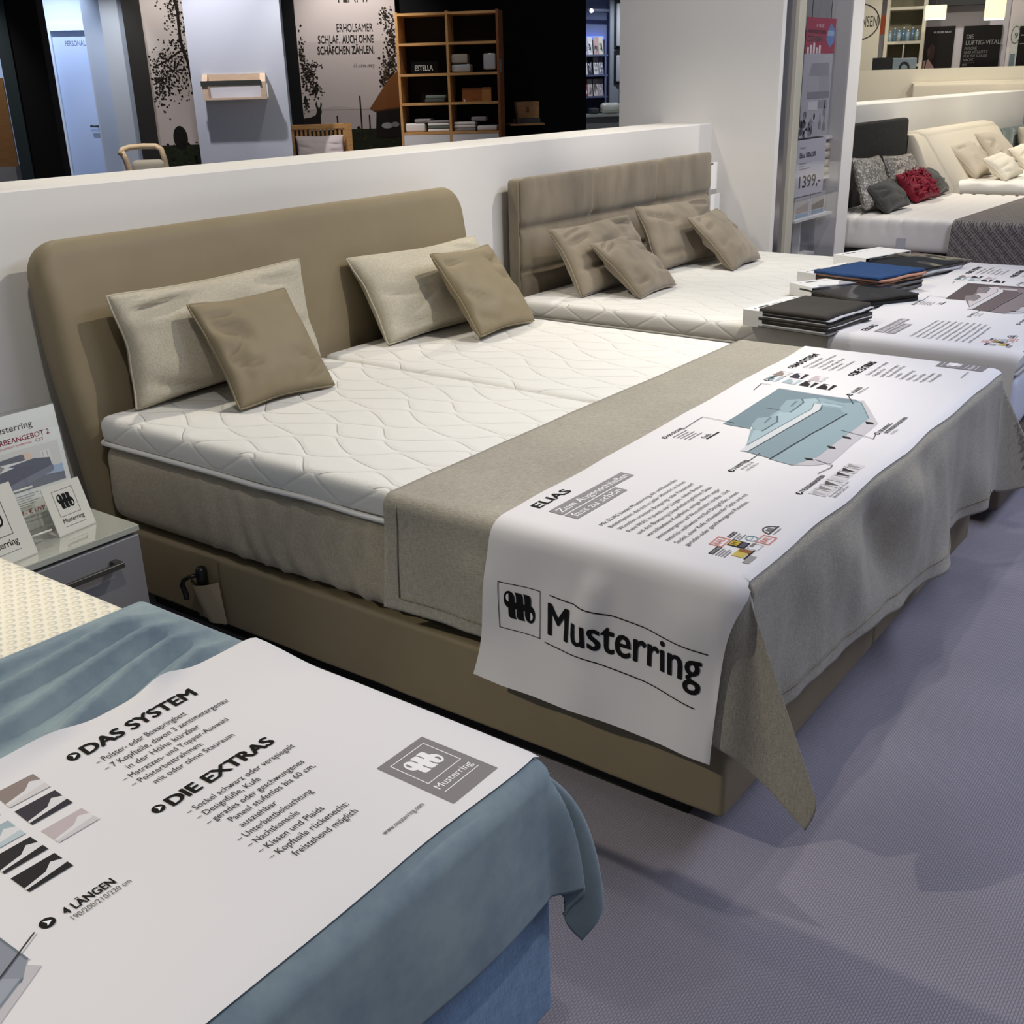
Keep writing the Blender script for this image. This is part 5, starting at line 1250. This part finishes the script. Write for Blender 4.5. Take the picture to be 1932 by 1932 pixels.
# fold-down wall desk
wd = T('wall_desk', 'small triangular oak wall desk on the black wall', 'desk', (2.5, 14.2, 1.05), M=FL)
O('back_panel', FB(2.43, 2.73, 14.37, 14.39, 1.10, 1.315), M_oak, wd, False)
bm = bmesh.new(); prism(bm, [(14.05, 1.065), (14.38, 1.075), (14.38, 1.315), (14.30, 1.315)], 'x', 2.40, 2.425, M=FL); O('side', bm, M_oakd, wd, False)
O('board', FB(2.30, 2.73, 14.02, 14.38, 1.045, 1.066), M_oak, wd, False); bm = FB(2.36, 2.70, 14.15, 14.33, 1.067, 1.12); O('writing_case', bm, mat('slate_case', '#4a4a50', .6), None, False, 'dark flat case lying in the wall desk', 'case')
A = Art(); bm = FB(2.56, 2.60, 14.366, 14.369, 1.19, 1.25); O('hook_plate', bm, M_oakd, wd, False)

# far bright display seen past the black wall
lt = T('ceiling_lamp', 'small lit ceiling spotlight above the far display', 'lamp', (4.95, 20.9, 2.7), M=FL)
bm = bmesh.new(); bmesh.ops.create_uvsphere(bm, u_segments=12, v_segments=8, radius=.035); bm.transform(FL @ Matrix.Translation((4.93, 20.8, 2.70))); O('bulb', bm, M_bulb, lt)
bm = bmesh.new(); cyl(bm, FL @ Vector((4.9, 20.95, 2.72)), FL @ Vector((5.3, 20.95, 2.70)), .03, 8); O('rail', bm, mat('rail_grey', '#6c7488', .5), lt)
O('light_strip', FB(4.7, 5.28, 21.30, 21.34, 2.20, 2.30), M_led, None, False, 'blue glowing light strip above the far display', 'light strip')
rk = T('display_rack', 'tiered rack of packed bed linen in the far bright department', 'rack', (5.0, 21.2, 0), M=FL)
for k, z in enumerate((1.25, 1.62, 1.96)):
    bm = FB(4.7, 5.29, 21.0, 21.25, z-.01, z+.02); O('ledge', bm, mat('rack_blue', '#5c6684', .6), rk, False)
O('panel', FB(4.7, 5.29, 21.25, 21.28, .9, 2.24), mat('rack_dark', '#2e3650', .6), rk, False)
LP = [['b9bcc6', 'e0dedc'], ['c9a9a4', 'dcd6c6'], ['d8d6d4', '3a3d46'], ['e4e2e0', '8f92a0'], ['8a5048', 'cfc6c0'], ['d8cac4', 'b9adb0']]
WHERE = ['on the top ledge at left', 'on the top ledge at right', 'on the middle ledge at left', 'on the middle ledge at right', 'on the low ledge at left', 'on the low ledge at right']
for k in range(6):
    z = (1.98, 1.64, 1.27)[k//2]; x = 4.88+.205*(k % 2)
    for j in range(2):
        c = LP[k][j]; Mq = FL @ Matrix.Translation((x+.095*j, 21.06, z)) @ Matrix.Rotation(-.28, 4, 'X')
        bm = BX(-.046, .046, 0, .03, 0, .315, bev=.006, M=Mq); mats = [ink(c)]
        A = Art(); rg = random.Random(k*7+j)
        for q in range(7): A.poly([(rg.uniform(-.036, .036), rg.uniform(.02, .24)) for _ in range(3)], rg.choice(['4a4d58', 'a09a98', 'eeeceb', '7c6a66']), 2)
        A.emit(bm, lambda u, v, o: Mq @ Vector((u, -.002-o*4, v)), mats)
        O('linen_pack', bm, mats, None, False, 'packed bed linen %s, %s one of pair' % (WHERE[k], ('left', 'right')[j]), 'bed linen', 'bed linen packs on the far rack')
pp = T('display_post', 'grey display wall with two black framed recesses beside the pillar wall', 'display', (5.42, 20.9, 0), M=FL)
O('panel', FB(5.30, 6.0, 20.9, 20.98, 0, 3.3), mat('display_grey', '#8f959c', .7), pp, False)
for (za, zb) in ((2.07, 2.9), (1.47, 2.04)):
    O('black_frame', FB(5.37, 5.9, 20.86, 20.90, za, zb, .01), M_black2, pp, False)
    bm = rbox(5.40, 5.85, 20.80, 20.87, za+.03, zb-.08, .03, .2); bm.transform(FL); O('quilt_pack', bm, mat('silver_pack', '#b5b6b8', .35), pp)
cq = T('counter', 'grey counter with pale top in the far department', 'counter', (5.2, 20.3, 0), M=FL)
O('body', FB(4.6, 5.6, 20.25, 20.7, 0, .93), mat('counter_grey', '#8a8a82', .6), cq, False); O('top', FB(4.58, 5.62, 20.22, 20.72, .93, .975), mat('counter_pale', '#b5b6aa', .5), cq, False)
bm = rbox(5.0, 5.36, 20.3, 20.5, .978, 1.16, .07, .06, lambda p, n: .008*nz(p.x*12, p.y*12, p.z*12)); bm.transform(FL); O('bolster', bm, mat('satin_bolster', '#c9c8ba', .35), None, True, 'shiny pale bolster cushion lying on the far counter', 'cushion')
O('carton', FB(5.37, 5.48, 20.3, 20.5, .977, 1.38), mat('dark_carton', '#2c2e33', .5), None, False, 'dark upright carton standing on the far counter', 'box')
bm = rbox(4.80, 4.96, 20.3, 20.5, .978, 1.08, .03, .1); bm.transform(FL); O('folded_cloth', bm, mat('dark_cloth', '#3a3d40', .8), None, True, 'dark folded cloth at left end of the far counter', 'cloth')

# ================================================================== zone behind the partition, right
h3 = Vector((.96, .281, 0)).normalized(); e3 = Vector((h3.y, -h3.x, 0))
FR = Matrix(((e3.x, h3.x, 0, CAMP.x), (e3.y, h3.y, 0, CAMP.y), (0, 0, 1, 0), (0, 0, 0, 1)))
def RB(x0, x1, y0, y1, z0, z1, bev=0): return BX(x0, x1, y0, y1, z0, z1, bev=bev, M=FR)
spot('overhead_spot', FR @ Vector((-.6, 13.2, 3.1)), FR @ Vector((-.6, 14.4, 1.4)), 75, WARM, 95, .8)
spot('overhead_spot', FR @ Vector((.5, 12.9, 3.1)), FR @ Vector((.4, 14.4, 1.3)), 75, WARM, 95, .8)
spot('overhead_spot', FR @ Vector((.2, 15.0, 3.1)), FR @ Vector((.2, 16.0, 1.9)), 40, NEUT, 100, .8)
O('wall_cream', RB(-1.6, .92, 14.4, 14.6, 0, 1.568), M_cream, smooth=False, **K)
O('wall_posters', RB(-2.5, 2.5, 16.05, 16.15, 0, 3.3), mat('lilac_white_paint', '#c9c2c4', .8), smooth=False, **K)
O('wall_post_right', RB(.66, .90, 14.75, 14.95, 0, 3.3), mat('lilac_white_paint', '#c9c2c4'), smooth=False, **K)
O('trim_beam', RB(-.30, .42, 15.8, 15.95, 2.29, 2.5), M_black2, smooth=False, **K)
A = Art(); A.ring(-1.02, 2.115, .235, .20, .013, '4a4640', 3, 40); A.text('JENSEN', -.805, 2.06, .125, '55514a', 0, width=.245, layer=3, align='r')
bm = bmesh.new(); mats = [M_cream]; box(bm, -1.7, -.77, 15.0, 15.12, 0, 3.3, M=FR); A.emit(bm, lambda u, v, o: FR @ Vector((u, 14.998-o*4, v)), mats); O('wall_logo', bm, mats, smooth=False, **K)
O('sign_edge', RB(-.765, -.715, 15.0, 15.03, 1.97, 2.18), ink('8f3f22'), None, False, 'narrow rust red sign beside the round logo', 'sign')
su = T('shelf_unit', 'white shelving unit with glass jars beside the round logo', 'shelf', (-.48, 15.3, 0), M=FR)
for xx in (-.715, -.295): O('side', RB(xx, xx+.04, 15.12, 15.5, 0, 3.0), M_cream, su, False)
for z in (1.60, 1.855, 2.235): O('shelf', RB(-.675, -.295, 15.12, 15.5, z, z+.032), M_cream, su, False)
O('divider', RB(-.49, -.475, 15.14, 15.5, 1.632, 1.855), M_cream, su, False); O('back', RB(-.675, -.295, 15.49, 15.5, 1.5, 3.0), mat('shelf_back_olive', '#8d8a74', .8), su, False)
Mj = mat('blue_glass', '#5c7f9e', .15, spec=.8); Mj2 = mat('pale_blue_glass', '#9db4c4', .15, spec=.8); Ml = mat('silver_lid', '#c4c6c6', .3, metal=.6)
for k in range(7):
    x = -.655+.052*k; r = T('jar', 'blue filled jar in row on white shelving, number %s from left' % ('one', 'two', 'three', 'four', 'five', 'six', 'seven')[k], 'jar', (x, 15.2, 1.887), 'jars on the white shelving', M=FR)
    bm = bmesh.new(); cyl(bm, FR @ Vector((x, 15.2, 1.888)), FR @ Vector((x, 15.2, 1.990+.03*(k % 2))), .022, 12); O('glass', bm, Mj if k % 2 else Mj2, r)
    bm = bmesh.new(); cyl(bm, FR @ Vector((x, 15.2, 1.990+.03*(k % 2))), FR @ Vector((x, 15.2, 2.015+.03*(k % 2))), .019, 12); O('lid', bm, Ml, r)
for k, (x, w_) in enumerate(((-.60, .06), (-.44, .09))): O('parcel', RB(x, x+w_, 15.2, 15.3, 1.634, 1.70), mat('clear_white_pack', '#c5c2b4', .3), None, False, ('small pale parcel in left lower compartment of white shelving', 'wide pale parcel in right lower compartment of white shelving')[k], 'parcel')
O('speaker_box', RB(-.79, -.57, 14.42, 14.58, 1.569, 1.70), M_black2, None, False, 'black box standing on the cream partition', 'box')
bg = T('carry_case', 'blue grey case with black handle loop on the cream partition', 'case', (-.44, 14.5, 1.57), M=FR)
O('shell', RB(-.565, -.30, 14.44, 14.56, 1.569, 1.69, .008), mat('blue_grey_shell', '#6f7c86', .6), bg, False)
bm = bmesh.new(); tube(bm, [FR @ Vector((-.43+.05*math.cos(t), 14.43, 1.575+.07*math.sin(t))) for t in lsp(0, pi, 14)], .010, 8); O('handle', bm, M_blackp, bg)
A = Art(); A.text('HÜSLER NEST', -.16, 1.985, .022, 'c9c6c4', 0, width=.21)
A.poly([(-.255, 1.58), (-.255, 1.66), (-.19, 1.68), (-.13, 1.60), (-.10, 1.55), (-.255, 1.50)], 'a98a80', 1); A.poly([(-.22, 1.80), (-.17, 1.86), (-.13, 1.84), (-.13, 1.70), (-.16, 1.66), (-.21, 1.70)], '3d2c26', 2); A.poly([(-.21, 1.72), (-.18, 1.74), (-.18, 1.82), (-.21, 1.80)], '4a3630', 3); A.line([(-.235, 1.52), (-.215, 1.68)], .010, '0a0a0a', 4)
art_panel('poster', FR, -.262, .092, 1.45, 2.063, 16.0, .04, ink('1d1714'), A, label='black poster with dim picture of a person in profile', cat='poster')
A = Art(); A.text('DIE', .235, 1.905, .055, 'cfccc8', .004, width=.085); A.text('LUFTIG-VITALE', .235, 1.835, .055, 'cfccc8', .004, width=.43)
for i, t in enumerate(('FRISCHE', 'UND VITALITÄT', 'FÜR DIE GANZE', 'NACHT.')): A.text(t, .225, 1.780-.045*i, .032, 'b9b6b2', .004, width=(.145, .275, .275, .125)[i])
A.line([(.225, 1.625), (.36, 1.625)], .004, '8f8c88')
for i, t in enumerate(('DIE', 'TAUFRISCHE', 'FEDERKERN')): A.text(t, .222, 1.592-.034*i, .022, 'a09d99', 0, width=(.05, .14, .17)[i])
art_panel('poster', FR, .192, .640, 1.45, 2.055, 16.0, .04, ink('171411'), A, label='black poster lettered DIE LUFTIG-VITALE', cat='poster')
for k, (x0, x1, z0, z1) in enumerate(((-.262, -.035, 2.10, 2.235), (.37, .585, 2.072, 2.30))):
    r = T('pendant_lamp', ('square cream pendant lamp shade above the dim profile poster', 'square cream pendant lamp shade at right, larger one')[k], 'lamp', ((x0+x1)/2, 14.5, z1), 'square pendant lamps', M=FR)
    bm = RB(x0, x1, 14.4, 14.62, z0, z1, .006); O('shade', bm, M_shade, r, False)
    O('diffuser', RB(x0+.005, x1-.005, 14.405, 14.615, z0-.010, z0-.001), M_bulb, r, False)
    bm = bmesh.new(); cyl(bm, FR @ Vector(((x0+x1)/2, 14.5, z1)), FR @ Vector(((x0+x1)/2, 14.5, 3.2)), .005, 8); O('cord', bm, M_blackp, r)
A = Art(); A.ring(.735, 1.90, .045, .09, .006, '3a3834', 2, 24); A.text('9', .725, 1.865, .06, '3a3834', 0); A.rect(.772, 1.55, .90, 1.99, '0e0d0c', 1); A.rect(.79, 1.89, .85, 1.90, 'a5a29e', 2); A.rect(.79, 1.80, .86, 1.81, '77746f', 2); A.rect(.70, 1.55, .755, 1.70, '66757f', 1)
art_panel('poster', FR, .695, .905, 1.54, 2.012, 14.70, .04, ink('b7b9b6'), A, label='grey and black panel with round emblem at right edge of the view', cat='poster')
bn = T('bench_headboard', 'long low cream upholstered headboard in front of the cream partition', 'headboard', (.3, 14.25, 0), M=FR)
bm = rbox(-.315, .885, 14.22, 14.36, .3, 1.405, .03, .3); bm.transform(FR); O('pad', bm, M_creamfab, bn)
O('top_edge', RB(-.325, .885, 14.30, 14.385, 1.40, 1.425, .004), M_ivory, bn, False)
bpy.context.view_layer.update()
